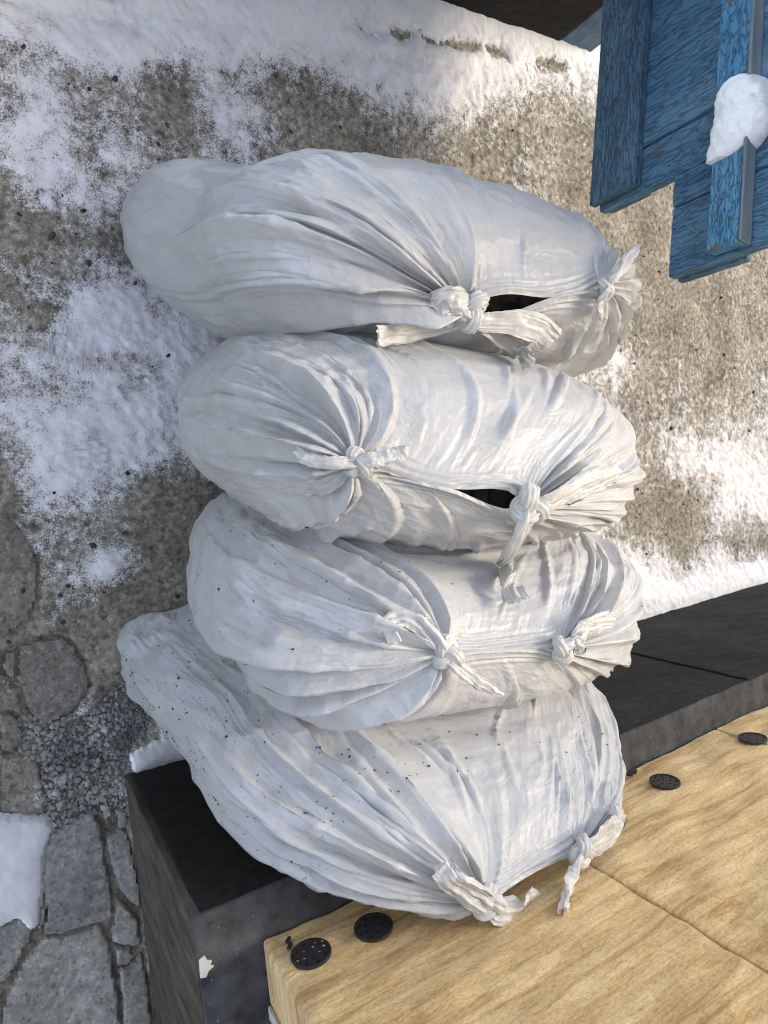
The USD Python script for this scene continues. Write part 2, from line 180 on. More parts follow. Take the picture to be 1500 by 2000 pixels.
# rough concrete with exposed aggregate; a dusting of snow lies in its pits where the mesh carries "snow"
GEO = ('geometry', {})
M_ground = mat('snowy_concrete', {
    'g': GEO, 'at': ('attribute', {'attribute': 'snow'}),
    'nb': N_(7, 5), 'nm': N_(60, 4, .65), 'nf': N_(260, 3, .7), 'ns': N_(420, 2, .6), 'nc': N_(24, 3, .6),
    'v': ('voronoi_texture', {'scale': 130.0, 'randomness': 1.0}), 'v2': ('voronoi_texture', {'scale': 52.0, 'randomness': 1.0}),
    'c1': ('rgb_ramp', {'ramp': [(.3, (.15, .134, .106)), (.5, (.25, .226, .182)), (.72, (.36, .328, .27))]}),
    'c2': ('rgb_ramp', {'ramp': [(.30, (.35, .33, .30)), (.5, (1, 1, 1)), (.70, (1.5, 1.47, 1.40))]}),
    'm1': ('mix_color', {'blend_type': 'multiply', 'fac': .85, 'use_clamp': False}),
    'hv': ('separate_color', {}), 'agg': ('rgb_ramp', {'ramp': [(.0, (.3, .29, .28)), (.22, (.55, .53, .5)), (.3, (1, 1, 1)), (.82, (1.05, 1.03, 1)), (.93, (1.5, 1.45, 1.4)), (1, (1.8, 1.75, 1.65))]}),
    'm2': ('mix_color', {'blend_type': 'multiply', 'fac': .5, 'use_clamp': False}),
    'hv2': ('separate_color', {}), 'peb': ('rgb_ramp', {'ramp': [(.93, (0, 0, 0)), (.96, (1, 1, 1))]}), 'pd': ('rgb_ramp', {'ramp': [(.22, (1, 1, 1)), (.38, (0, 0, 0))]}),
    'pm': ('math', {'math_type': 'multiply'}), 'm3': ('mix_color', {'b': (.05, .047, .043)}),
    'a1': ('math', {'math_type': 'multiply_add', 'value2': .75, 'value3': -.375}), 'a2': ('math', {'math_type': 'multiply_add', 'value2': .80, 'value3': -.40}), 'a3': ('math', {'math_type': 'multiply_add', 'value2': 1.3, 'value3': -.65}),
    's1': ('math', {'math_type': 'add'}), 's2': ('math', {'math_type': 'add'}), 's3': ('math', {'math_type': 'add'}),
    'sm': ('map_range', {'range_type': 'smoothstep', 'from_min': .26, 'from_max': .70, 'to_min': 0.0, 'to_max': 1.0, 'clamp': True}),
    'sc': ('rgb_ramp', {'ramp': [(.3, (.70, .655, .65)), (.7, (.84, .845, .86))]}),
    'mx': ('mix_color', {}), 'inv': ('math', {'math_type': 'multiply_add', 'value2': .4, 'value3': .6}),
    'bh': ('math', {'math_type': 'add'}), 'bh2': ('math', {'math_type': 'multiply_add', 'value2': .6}),
    'b': ('bump', {'strength': .5, 'distance': .003}),
    'p': ('principled_bsdf', {'roughness': .9, 'specular_ior_level': .25})},
    [('g.position', 'nb.vector'), ('g.position', 'nm.vector'), ('g.position', 'nf.vector'), ('g.position', 'ns.vector'), ('g.position', 'nc.vector'), ('g.position', 'v.vector'), ('g.position', 'v2.vector'),
     ('nb.fac', 'c1.fac'), ('nm.fac', 'c2.fac'), ('c1.color', 'm1.a'), ('c2.color', 'm1.b'), ('v.color', 'hv.color'), ('hv.r', 'agg.fac'), ('m1.result', 'm2.a'), ('agg.color', 'm2.b'),
     ('v2.color', 'hv2.color'), ('hv2.g', 'peb.fac'), ('v2.distance', 'pd.fac'), ('peb.color', 'pm.value1'), ('pd.color', 'pm.value2'), ('pm.value', 'm3.fac'), ('m2.result', 'm3.a'),
     ('nc.fac', 'a1.value1'), ('nm.fac', 'a2.value1'), ('nf.fac', 'a3.value1'), ('at.fac', 's1.value1'), ('a1.value', 's1.value2'), ('s1.value', 's2.value1'), ('a2.value', 's2.value2'), ('s2.value', 's3.value1'), ('a3.value', 's3.value2'),
     ('s3.value', 'sm.value'), ('nc.fac', 'sc.fac'), ('sm.result', 'mx.fac'), ('m3.result', 'mx.a'), ('sc.color', 'mx.b'), ('mx.result', 'p.base_color'),
     ('nf.fac', 'bh.value1'), ('nm.fac', 'bh.value2'), ('sm.result', 'bh2.value1'), ('bh.value', 'bh2.value3'), ('bh2.value', 'b.height'), ('b.normal', 'p.normal')])
def m_stone(name, c0, c1, scale=40, bump=.003, frost=0.0, grain=(.6, 1.25)):
    return mat(name, {
        'g': GEO, 'o': ('object_info', {}), 'nb': N_(9, 5), 'nm': N_(scale, 5, .65), 'nf': N_(330, 3, .7), 'v': ('voronoi_texture', {'scale': 170.0}), 'hv': ('separate_color', {}),
        'c1': ('rgb_ramp', {'ramp': [(.3, c0), (.7, c1)]}), 'c2': ('rgb_ramp', {'ramp': [(.28, (grain[0],) * 3), (.72, (grain[1],) * 3)]}),
        'm1': ('mix_color', {'blend_type': 'multiply', 'fac': 1., 'use_clamp': False}), 'agg': ('rgb_ramp', {'ramp': [(.0, (.45, .44, .43)), (.2, (1, 1, 1)), (.85, (1, 1, 1)), (1, (1.5, 1.47, 1.42))]}), 'm2': ('mix_color', {'blend_type': 'multiply', 'fac': .7, 'use_clamp': False}),
        'vr': ('rgb_ramp', {'ramp': [(0, (.85, .85, .86)), (1, (1.18, 1.16, 1.12))]}), 'm3': ('mix_color', {'blend_type': 'multiply', 'fac': 1., 'use_clamp': False}),
        'fa': ('math', {'math_type': 'multiply'}), 'fr': ('map_range', {'from_min': .30, 'from_max': .44, 'to_min': 0., 'to_max': float(frost), 'clamp': True}), 'm4': ('mix_color', {'b': (.62, .64, .68)}),
        'bh': ('math', {'math_type': 'add'}), 'b': ('bump', {'strength': .8, 'distance': bump}), 'p': ('principled_bsdf', {'roughness': .9, 'specular_ior_level': .25})},
        [('g.position', k + '.vector') for k in ('nb', 'nm', 'nf', 'v')] + [('nb.fac', 'c1.fac'), ('nm.fac', 'c2.fac'), ('c1.color', 'm1.a'), ('c2.color', 'm1.b'), ('v.color', 'hv.color'), ('hv.r', 'agg.fac'), ('m1.result', 'm2.a'), ('agg.color', 'm2.b'),
         ('o.random', 'vr.fac'), ('m2.result', 'm3.a'), ('vr.color', 'm3.b'), ('nm.fac', 'fa.value1'), ('nf.fac', 'fa.value2'), ('fa.value', 'fr.value'), ('fr.result', 'm4.fac'), ('m3.result', 'm4.a'), ('m4.result', 'p.base_color'),
         ('nf.fac', 'bh.value1'), ('nm.fac', 'bh.value2'), ('bh.value', 'b.height'), ('b.normal', 'p.normal')])
M_slab = m_stone('cracked_concrete', (.27, .255, .225), (.46, .44, .395), 60, .003, .55)
M_worn = m_stone('worn_concrete', (.19, .172, .14), (.34, .31, .26), 60, .003, .5)
M_gravel = m_stone('gravel', (.13, .13, .128), (.50, .49, .46), 14, .002, .2)
M_pebble = m_stone('dark_pebble', (.035, .034, .033), (.11, .10, .095), 20, .002)
M_snow = mat('snow', {
    'g': GEO, 'n': N_(30, 5, .6), 'f': N_(380, 3, .7), 'v': N_(150, 4, .7), 'c': ('rgb_ramp', {'ramp': [(.25, (.76, .755, .745)), (.6, (.83, .83, .835))]}),
    'd': ('rgb_ramp', {'ramp': [(.22, (.42, .37, .30)), (.32, (1, 1, 1))]}), 'm': ('mix_color', {'blend_type': 'multiply', 'fac': .8}),
    'bh': ('math', {'math_type': 'add'}), 'b': ('bump', {'strength': .55, 'distance': .004}),
    'p': ('principled_bsdf', {'roughness': .75, 'specular_ior_level': .3, 'subsurface_weight': .35, 'subsurface_scale': .01, 'subsurface_radius': (1., 1.1, 1.3)})},
    [('g.position', k + '.vector') for k in 'nfv'] + [('n.fac', 'c.fac'), ('v.fac', 'd.fac'), ('c.color', 'm.a'), ('d.color', 'm.b'), ('m.result', 'p.base_color'), ('n.fac', 'bh.value1'), ('f.fac', 'bh.value2'), ('bh.value', 'b.height'), ('b.normal', 'p.normal')])
def m_coat(name, c0, c1, rough, scale=25, chip=.0, stretch=(1, 1, 1), bump=.003):
    """trowelled bitumen or mortar: dark, uneven, with pale chips"""
    return mat(name, {
        'g': GEO, 'mp': ('mapping', {'scale': stretch}), 'n': N_(scale, 6, .62), 'f': N_(220, 4, .7), 'w': N_(6, 4, .6), 'c': ('rgb_ramp', {'ramp': [(.3, c0), (.7, c1)]}),
        'ch': ('map_range', {'from_min': .67, 'from_max': .69, 'to_min': 0., 'to_max': float(chip), 'clamp': True}), 'm': ('mix_color', {'b': (.55, .53, .49)}),
        'rr': ('map_range', {'from_min': .3, 'from_max': .7, 'to_min': rough - .12, 'to_max': rough + .12}),
        'bh': ('math', {'math_type': 'multiply_add', 'value2': .35}), 'b': ('bump', {'strength': .7, 'distance': bump}), 'p': ('principled_bsdf', {'specular_ior_level': .14})},
        [('g.position', 'mp.vector'), ('mp.vector', 'n.vector'), ('g.position', 'f.vector'), ('g.position', 'w.vector'), ('n.fac', 'c.fac'), ('f.fac', 'ch.value'), ('ch.result', 'm.fac'), ('c.color', 'm.a'), ('m.color' if 0 else 'm.result', 'p.base_color'),
         ('w.fac', 'rr.value'), ('rr.result', 'p.roughness'), ('f.fac', 'bh.value1'), ('n.fac', 'bh.value3'), ('bh.value', 'b.height'), ('b.normal', 'p.normal')])
M_bitumen = m_coat('black_bitumen', (.008, .0078, .0075), (.024, .0225, .021), .78, 30, .12, (1, 1, 2.5), .005)
M_sidecoat = m_coat('worn_bitumen_side', (.030, .025, .020), (.115, .095, .076), .8, 34, .5, (1, 1, .22), .006)
M_ledge = m_coat('grey_mortar_ledge', (.034, .035, .037), (.095, .096, .098), .8, 26, .9, (1, 1, 1), .005)
WALL_AZ = -.1312
DW = np.array([math.sin(WALL_AZ), math.cos(WALL_AZ), 0]); NW = np.array([math.cos(WALL_AZ), -math.sin(WALL_AZ), 0]); EZ = np.array([0, 0, 1.0])
CORNER = np.array([.5778, .2406, 0])
INS = CORNER + .0772 * NW + .0951 * DW          # foot of the insulation's corner
HP = .5723
M_wool = mat('tan_insulation', {
    'g': GEO, 'r': ('mapping', {'rotation': (0, 0, -WALL_AZ)}), 'mp': ('mapping', {'scale': (6, 3.4, 30), 'rotation': (-.10, 0, 0)}), 'm9': ('mapping', {'scale': (20, 9, 120), 'rotation': (-.13, 0, 0)}), 'w9': N_(1.3, 4, .65, .8), 'c9': ('rgb_ramp', {'ramp': [(.30, (.66, .60, .54)), (.46, (1, 1, 1)), (.7, (1.06, 1.06, 1.06))]}), 'm8': ('mix_color', {'blend_type': 'multiply', 'fac': .6, 'use_clamp': False}), 'mf': ('mapping', {'scale': (220, 130, 300)}),
    'w': N_(1.6, 5, .62, .7), 'f': N_(1., 4, .7), 'b1': N_(9, 4, .6),
    'c': ('rgb_ramp', {'ramp': [(.32, (.42, .245, .095)), (.43, (.57, .375, .16)), (.54, (.67, .47, .22)), (.70, (.76, .58, .32))]}),
    'cf': ('rgb_ramp', {'ramp': [(.25, (.62, .56, .50)), (.5, (1, 1, 1)), (.75, (1.22, 1.24, 1.26))]}), 'm': ('mix_color', {'blend_type': 'multiply', 'fac': .9, 'use_clamp': False}),
    'cb': ('rgb_ramp', {'ramp': [(.3, (.88, .86, .84)), (.7, (1.06, 1.07, 1.08))]}), 'm2': ('mix_color', {'blend_type': 'multiply', 'fac': 1., 'use_clamp': False}),
    'bh': ('math', {'math_type': 'multiply_add', 'value2': .5}), 'b': ('bump', {'strength': .9, 'distance': .004}), 'p': ('principled_bsdf', {'roughness': .95, 'specular_ior_level': .1, 'sheen_weight': .15})},
    [('g.position', 'r.vector'), ('r.vector', 'mp.vector'), ('r.vector', 'mf.vector'), ('g.position', 'b1.vector'), ('mp.vector', 'w.vector'), ('mf.vector', 'f.vector'), ('w.fac', 'c.fac'), ('f.fac', 'cf.fac'), ('c.color', 'm.a'), ('cf.color', 'm.b'),
     ('b1.fac', 'cb.fac'), ('m.result', 'm2.a'), ('cb.color', 'm2.b'), ('r.vector', 'm9.vector'), ('m9.vector', 'w9.vector'), ('w9.fac', 'c9.fac'), ('m2.result', 'm8.a'), ('c9.color', 'm8.b'), ('m8.result', 'p.base_color'), ('f.fac', 'bh.value1'), ('w.fac', 'bh.value3'), ('bh.value', 'b.height'), ('b.normal', 'p.normal')])
M_anchor = mat('black_plastic', {'g': GEO, 'n': N_(200, 3), 'b': ('bump', {'strength': .3, 'distance': .001}), 'p': ('principled_bsdf', {'base_color': (.014, .014, .015), 'roughness': .5})}, [('g.position', 'n.vector'), ('n.fac', 'b.height'), ('b.normal', 'p.normal')])
M_white_edge = m_coat('white_mesh_edge', (.40, .38, .34), (.60, .58, .53), .8)
def m_paint(name, base, stretch, wear):
    """old alligatored blue paint on boards; grey wood shows where it has flaked off. stretch = along the grain"""
    a, b, c = base
    return mat(name, {
        'g': GEO, 'mp': ('mapping', {'scale': stretch}),
        'n': N_(7, 6, .65, .4), 'cn': N_(62, 6, .74, .4), 'f': N_(26, 5, .66), 'gr': N_(60, 5, .7),
        'c': ('rgb_ramp', {'ramp': [(.3, (a * .55, b * .6, c * .66)), (.5, (a, b, c)), (.72, (a * 1.7, b * 1.35, c * 1.2))]}),
        'ck': ('rgb_ramp', {'ramp': [(.474, (1, 1, 1)), (.492, (.6, .63, .66)), (.50, (.28, .30, .34)), (.508, (.6, .63, .66)), (.526, (1, 1, 1))]}), 'm': ('mix_color', {'blend_type': 'multiply', 'fac': .36}),
        'ft': ('map_range', {'from_min': wear, 'from_max': wear + .015, 'to_min': 0., 'to_max': 1., 'clamp': True}), 'wc': ('rgb_ramp', {'ramp': [(.3, (.12, .10, .085)), (.7, (.24, .21, .18))]}), 'm2': ('mix_color', {}),
        'h1': ('math', {'math_type': 'multiply_add', 'value2': .5}), 'h2': ('math', {'math_type': 'multiply_add', 'value2': -.8}), 'cs': ('separate_color', {}),
        'b': ('bump', {'strength': .9, 'distance': .004}), 'p': ('principled_bsdf', {'roughness': .66, 'specular_ior_level': .3})},
        [('g.position', 'mp.vector'), ('mp.vector', 'n.vector'), ('mp.vector', 'cn.vector'), ('mp.vector', 'gr.vector'), ('g.position', 'f.vector'),
         ('n.fac', 'c.fac'), ('cn.fac', 'ck.fac'), ('c.color', 'm.a'), ('ck.color', 'm.b'), ('f.fac', 'ft.value'), ('gr.fac', 'wc.fac'), ('ft.result', 'm2.fac'), ('m.result', 'm2.a'), ('wc.color', 'm2.b'), ('m2.result', 'p.base_color'),
         ('ck.color', 'cs.color'), ('n.fac', 'h1.value1'), ('cs.r', 'h1.value3'), ('ft.result', 'h2.value1'), ('h1.value', 'h2.value3'), ('h2.value', 'b.height'), ('b.normal', 'p.normal')])
M_blue_plank = m_paint('blue_paint_upright', (.092, .200, .305), (1.6, 1.6, .25), .635)
M_blue_rail = m_paint('blue_paint_crosswise', (.085, .170, .245), (.25, 1.6, 1.6), .675)
M_blue_worn = m_paint('blue_paint_flaking', (.095, .265, .43), (.35, 1.6, 1.6), .60)
M_greywood = m_coat('bare_grey_wood', (.13, .17, .20), (.27, .30, .32), .8, 30, 0, (.2, 1, 1))

# ---------------------------------------------------------------- ground
from scipy.interpolate import RBFInterpolator
from scipy.ndimage import gaussian_filter
sc_pts = np.array(SNOW_COVER)
_gx, _gy = np.meshgrid(np.linspace(-2, 1.4, 171), np.linspace(-.4, 4, 221), indexing='ij')
_rbf = RBFInterpolator(sc_pts[:, :2], sc_pts[:, 2], neighbors=12, smoothing=.002, kernel='linear')
_cov = np.clip(_rbf(np.stack([_gx.ravel(), _gy.ravel()], 1)), 0, 1).reshape(_gx.shape)
from scipy.interpolate import RegularGridInterpolator
_far = RegularGridInterpolator((np.linspace(-2, 1.4, 171), np.linspace(-.4, 4, 221)), _cov, bounds_error=False, fill_value=.45)
SLAB_POLYS = [shapely.Polygon(p).buffer(0) for p in SLABS]
GRAVEL_POLY = shapely.Polygon(GRAVEL)
def signed(poly, P):
    pts = shapely.points(P[:, 0], P[:, 1]); dd = shapely.distance(shapely.boundary(poly), pts)
    return np.where(shapely.contains(poly, pts), dd, -dd)
def ground_height(P):
    p3 = np.column_stack([P, np.zeros(len(P))])
    h = (fbm(p3 * 3.0, 3, 3) - .5) * .012 + (fbm(p3 * 55, 4, 5) - .5) * .0042
    return h
def coverage(P):
    c = _far(P)
    for gap in (DRIFT_GAP, DRIFT_GAP2):
        c = np.minimum(c, np.clip(.25 - signed(shapely.Polygon(gap), P) / .03, 0, 1)) if len(P) < 3e6 else c
    return c
def axis(lo, hi, step, end):
    core = np.arange(lo, hi, step); g = step * 1.35 ** np.arange(1, 60); g = np.cumsum(g); g = g[g < end]
    return np.concatenate([(lo - g)[::-1], core, hi + np.concatenate([[0], g])])
ax_, ay_ = axis(-1.75, 1.05, .0058, 45), axis(-.12, 3.3, .0064, 45)
A, B = np.meshgrid(ax_, ay_, indexing='ij'); P2 = np.stack([A.ravel(), B.ravel()], 1)
h = ground_height(P2); cov = coverage(P2)
p3 = np.column_stack([P2, np.zeros(len(P2))])
# a broken corner: the bed under the cracked slabs and the gravel lies lower
FLUSH = (7, 8, 9, 10, 13)      # pieces that have cracked but not moved
zone = shapely.union_all([q for i, q in enumerate(SLAB_POLYS) if i not in FLUSH] + [GRAVEL_POLY]).buffer(.05).buffer(-.045)
zone = shapely.union_all([zone] + [SLAB_POLYS[i].boundary.buffer(.007) for i in FLUSH])
near = (P2[:, 0] > .1) & (P2[:, 1] < .5) & (P2[:, 1] > -.5) & (P2[:, 0] < 1.3)
sg = np.full(len(P2), -1.0); sg[near] = signed(zone, P2[near])
h = h - .012 * np.clip(sg / .01 + .5, 0, 1)
t = cov + .5 * (fbm(p3 * 26, 3, 11) - .5) + .45 * (fbm(p3 * 75, 3, 12) - .5) - .48
h = h + np.clip(t, 0, .5) * .022
for (fx, fy, fa_) in ((-.30, .27, .35), (-.52, .10, .9), (-.10, .16, .2), (-.86, .12, 1.1), (-.33, .10, 1.3)):     # boot treads pressed into the snow
    lx_, ly_ = (P2[:, 0] - fx) * math.cos(fa_) + (P2[:, 1] - fy) * math.sin(fa_), -(P2[:, 0] - fx) * math.sin(fa_) + (P2[:, 1] - fy) * math.cos(fa_)
    inside = np.clip(1.4 - np.abs(lx_) / .10 - (np.abs(ly_) / .05) ** 2, 0, 1) * np.clip((cov - .4) / .2, 0, 1)
    h = h + inside * .0045 * np.sign(np.sin(lx_ * 2 * np.pi / .017 + 1.2 * np.abs(ly_) / .03)) * (.4 + noise(p3 * 40, 17))
cov = np.where(sg > 0, cov * .6, cov)
ground = put('ground', trimesh.Trimesh(np.column_stack([P2, h]), grid_faces(len(ax_), len(ay_)), process=False), M_ground, smooth=True, prims={'snow': cov}, kind='structure', label='rough concrete ground dusted with trampled snow', cat='ground')
rng = np.random.RandomState(4)
for k, poly in enumerate(SLAB_POLYS):
    poly = poly.buffer(.0016).segmentize(.006)
    xy = np.array(poly.exterior.coords)[:-1]
    w = (fbm(np.column_stack([xy * 90, np.full(len(xy), k)]), 3, 20 + k) - .5) * .006
    c = xy.mean(0); dr = (xy - c) / np.linalg.norm(xy - c, axis=1)[:, None]
    poly = shapely.Polygon(xy + dr * w[:, None]).buffer(0)
    poly = max(getattr(poly, 'geoms', [poly]), key=lambda q: q.area)
    x0, y0, x1, y1 = poly.bounds; step = .0065
    gx, gy = np.meshgrid(np.arange(x0 - .012, x1 + .012, step), np.arange(y0 - .012, y1 + .012, step), indexing='ij'); Q = np.stack([gx.ravel(), gy.ravel()], 1)
    s = signed(poly, Q)
    q3 = np.column_stack([Q, np.zeros(len(Q))])
    tilt = rng.uniform(-.035, .035, 2); up = rng.uniform(.0, .004) if k not in FLUSH else -.002; tilt = tilt * (.25 if k in FLUSH else 1)
    top = .002 + up + (Q - c) @ tilt + (fbm(q3 * 45, 4, 30 + k) - .5) * .006 + (fbm(q3 * 9, 3, 50 + k) - .5) * .008
    e = np.clip(s / .006, 0, 1); top = top - .006 * (1 - e) ** 2
    # snap the outside ring onto the outline and drop it below the bed
    out = s < 0
    near_pt = shapely.get_coordinates(shapely.line_interpolate_point(poly.exterior, shapely.line_locate_point(poly.exterior, shapely.points(Q[:, 0], Q[:, 1]))))
    Q2 = np.where(out[:, None], near_pt, Q); z = np.where(out, -.035, top)
    f = grid_faces(gx.shape[0], gx.shape[1]); keep = (s[f] > -step * 2.4).all(1) & (s[f] > 0).any(1)
    m = trimesh.Trimesh(np.column_stack([Q2, z]), f[keep], process=False); m.remove_unreferenced_vertices()
    put('concrete_slab', m, M_worn if k in FLUSH else M_slab, ground, smooth=45)
def scatter(name, poly, n, r0, r1, material, seed, parent=None, power=2.2, sink=.35, base=-.009, avoid=None, **kw):
    """many small angular stones joined into one mesh"""
    rg = np.random.RandomState(seed); x0, y0, x1, y1 = poly.bounds; pts = np.zeros((0, 2))
    while len(pts) < n:
        c = np.column_stack([rg.uniform(x0, x1, 4 * n), rg.uniform(y0, y1, 4 * n)]); c = c[shapely.contains(poly, shapely.points(c[:, 0], c[:, 1]))]
        if avoid is not None: c = c[~shapely.contains(avoid, shapely.points(c[:, 0], c[:, 1]))]
        pts = np.vstack([pts, c])
    pts = pts[:n]; ico = trimesh.creation.icosphere(1); V0, F0 = np.array(ico.vertices), ico.faces
    R = r0 + (r1 - r0) * rg.uniform(0, 1, n) ** power
    S = rg.uniform(.65, 1.25, (n, 3)) * R[:, None]; jit = 1 + rg.uniform(-.22, .22, (n, len(V0), 1))
    V = V0[None] * jit * S[:, None]; a = rg.uniform(0, 6.28, n); ca, sa = np.cos(a)[:, None], np.sin(a)[:, None]
    V = np.stack([V[..., 0] * ca - V[..., 1] * sa, V[..., 0] * sa + V[..., 1] * ca, V[..., 2]], -1)
    z = base if np.isscalar(base) else base(pts)
    V += np.column_stack([pts, z + R * sink * np.ones(n)])[:, None]
    Fm = (F0[None] + (np.arange(n) * len(V0))[:, None, None]).reshape(-1, 3)
    return put(name, trimesh.Trimesh(V.reshape(-1, 3), Fm, process=False), material, parent, smooth=False, **kw)
scatter('gravel', GRAVEL_POLY.buffer(.02), 3000, .0012, .0060, M_gravel, 5, power=2.6, avoid=shapely.union_all(SLAB_POLYS).buffer(-.004), kind='stuff', label='loose grey gravel filling the broken corner of the concrete', cat='gravel')
scatter('pebbles', shapely.Polygon([(-.95, .02), (-.95, .32), (-.2, .36), (.1, .33), (.2, .2), (.2, .02)]), 42, .0018, .007, M_pebble, 8, power=1.8, sink=.15, base=lambda p: ground_height(p) + .001, kind='stuff', label='dark pebbles set in the snowy concrete', cat='pebbles')
scatter('pebbles', shapely.Polygon([(-1.2, 1.2), (-1.2, 2.6), (.0, 3.0), (.2, 1.9), (-.3, 1.3)]), 110, .0015, .006, M_pebble, 9, power=2.4, sink=.1, base=lambda p: ground_height(p) + .002, kind='stuff', label='dark grit scattered on the ground behind the white bags', cat='grit')
scatter('pebbles', shapely.Polygon([(.46, .20), (.565, .215), (.60, .10), (.63, .05), (.57, .06), (.50, .12)]), 46, .004, .0085, M_gravel, 12, power=1.5, sink=.3, base=-.004, kind='stuff', label='larger pale stones lying on the gravel at the plinth corner', cat='stones')
def snow_sheet(name, pts, T, w, seed, label, holes=(), step=.006, edge=.02, lump=.3, base=0.0):
    poly = shapely.Polygon(pts).buffer(0)
    for hpts in holes: poly = poly.difference(shapely.Polygon(hpts).buffer(0))
    x0, y0, x1, y1 = poly.bounds
    gx, gy = np.meshgrid(np.arange(x0 - .05, x1 + .05, step), np.arange(y0 - .05, y1 + .05, step), indexing='ij'); Q = np.stack([gx.ravel(), gy.ravel()], 1)
    q3 = np.column_stack([Q, np.zeros(len(Q))]); s = signed(poly, Q)
    s = s + edge * 2 * (fbm(q3 * 22, 4, seed) - .5) + edge * .9 * (fbm(q3 * 110, 3, seed + 1) - .5)
    hh = T * (1 - np.exp(-np.maximum(s, 0) / w)) * (1 + lump * 2 * (fbm(q3 * 8, 3, seed + 2) - .5)) + (fbm(q3 * 70, 3, seed + 3) - .5) * .004 * np.clip(s / .02, 0, 1)
    z = np.where(s > 0, base + ground_height(Q) * .6 + .004 + hh, base - .012)
    f = grid_faces(gx.shape[0], gx.shape[1]); f = f[(s[f] > -.004).any(1)]
    m = trimesh.Trimesh(np.column_stack([Q, z]), f, process=False); m.remove_unreferenced_vertices()
    return put(name, m, M_snow, smooth=True, kind='stuff', label=label, cat='snow')
snow_sheet('snow_drift', DRIFT_LEFT, .038, .10, 61, 'bank of snow drifted along the foot of the black wall by the blue post', holes=(DRIFT_GAP, DRIFT_GAP2), edge=.035)
snow_sheet('snow_drift', DRIFT_WALL, .022, .05, 71, 'strip of snow lying along the foot of the black plinth behind the bags', edge=.035)
snow_sheet('snow_patch', PATCH_LEFT, .010, .012, 81, 'small flat patch of clean snow on the cracked slabs', edge=.006, step=.004, base=.006)
snow_sheet('snow_patch', PATCH_PLINTH, .012, .012, 91, 'little wedge of icy snow between the plinth corner and the frontmost bag', edge=.006, step=.004)

# ---------------------------------------------------------------- the insulated wall with its black plinth
wall = thing('insulated_wall', 'tan insulation wall with black anchor discs on a black coated plinth', 'wall')
P = lambda a, n, z: CORNER + a * DW + n * NW + z * EZ
def wall_box(name, a0, a1, n0, n1, z0, z1, material, parent=wall, r=.004, cell=.02, rough=.003, freq=22, seed=0, label=None):
    m = rounded_box((n1 - n0, a1 - a0, z1 - z0), r, cell, rough, freq, seed)
    return put(name, oriented(m, P((a0 + a1) / 2, (n0 + n1) / 2, (z0 + z1) / 2), NW, DW), material, parent, smooth=40, label=label)
# plinth: facing panels on the long side, a panel on the end, mortar ledge on top
wall_box('plinth_panel', .012, 1.360, .0, .05, -.06, HP - .006, M_bitumen, seed=1, cell=.018, rough=.006)
wall_box('plinth_panel', 1.364, 2.72, -.003, .05, -.06, HP - .005, M_bitumen, seed=2, cell=.018, rough=.006)
wall_box('plinth_panel', 2.724, 6.5, .001, .05, -.06, HP - .006, M_bitumen, seed=3, cell=.06, rough=.006)
wall_box('plinth_side_panel', -.002, .05, .004, 3.0, -.06, HP - .006, M_sidecoat, seed=4, cell=.018, rough=.008)
wall_box('plinth_ledge', .0, 6.5, .002, 3.0, HP - .035, HP, M_ledge, seed=5, cell=.014, rough=.0045, r=.007)
wall_box('wall_core', .22, 6.5, .2, 3.0, HP, 3.2, M_ledge, cell=.5, rough=0)
seed = 10
edges = [.0951, .604, 1.212] + [1.212 + .608 * k for k in range(1, 9)]
for row, (z0, z1) in enumerate(((HP + .001, 1.772), (1.775, 2.99))):
    for k in range(len(edges) - 1):
        vis = row == 0 and k < 4
        a0 = edges[k] + (.0012 if k else 0); a1 = edges[k + 1] - .0012
        m = rounded_box((.1, a1 - a0, z1 - z0), .007, .009 if vis else .1, .010 if vis else 0, 14, seed + k + 20 * row)
        if vis:
            v = np.array(m.vertices); fr = v[:, 0] < -.03
            v[fr, 0] += (fbm(np.column_stack([v[fr, 1] * 7 + k * 9, v[fr, 2] * 30 + v[fr, 1] * 5, 0 * v[fr, 2]]), 3, 77) - .5) * .009
            m = trimesh.Trimesh(v, m.faces, process=False)
        put('insulation_board', oriented(m, P((a0 + a1) / 2, .0772 + .05 + .0006 * (k % 2), (z0 + z1) / 2), NW, DW), M_wool, wall, smooth=40)
    for k in range(3):       # boards round the corner, on the end of the building
        n0, n1 = .1795 + .61 * k, .1795 + .61 * k + .607
        wall_box('insulation_board', .098, .195, n0, n1, z0, z1, M_wool, cell=.012 if row == 0 else .1, rough=.008 if row == 0 else 0, seed=40 + k + 5 * row, r=.006)
    if row == 0:
        wall_box('edge_strip', .092, .0970, .1795, .200, HP + .001, 1.7, M_white_edge, r=.0008, cell=.05, rough=0, label='white strip along the edge of the end board')
# anchors: round perforated plates, each with a ring of little holes, lying in the wool
def anchor(a, z, seed):
    rg = np.random.RandomState(seed); R = .0292
    disc = shapely.Point(0, 0).buffer(R, 24)
    for ring, n, ph in ((.0125, 5, .3), (.0215, 8, .1)):
        for q in range(n):
            an = ph + 2 * math.pi * q / n; disc = disc.difference(shapely.Point(ring * math.cos(an), ring * math.sin(an)).buffer(.0023, 6))
    m = trimesh.creation.extrude_polygon(disc, .0030, engine='earcut'); rim = trimesh.creation.annulus(R - .0022, R, .0042); rim.apply_translation([0, 0, .0023])
    m = trimesh.util.concatenate([m, rim])
    t0 = rg.uniform(-.05, .05, 2); ez = -NW + t0[0] * DW + t0[1] * EZ; ez /= np.linalg.norm(ez); ex = np.cross(EZ, ez); ex /= np.linalg.norm(ex); ey = np.cross(ez, ex)
    put('anchor_disc', oriented(m, P(a, .0772 - .0015, z), ex, ey, ez), M_anchor, wall, smooth=30)
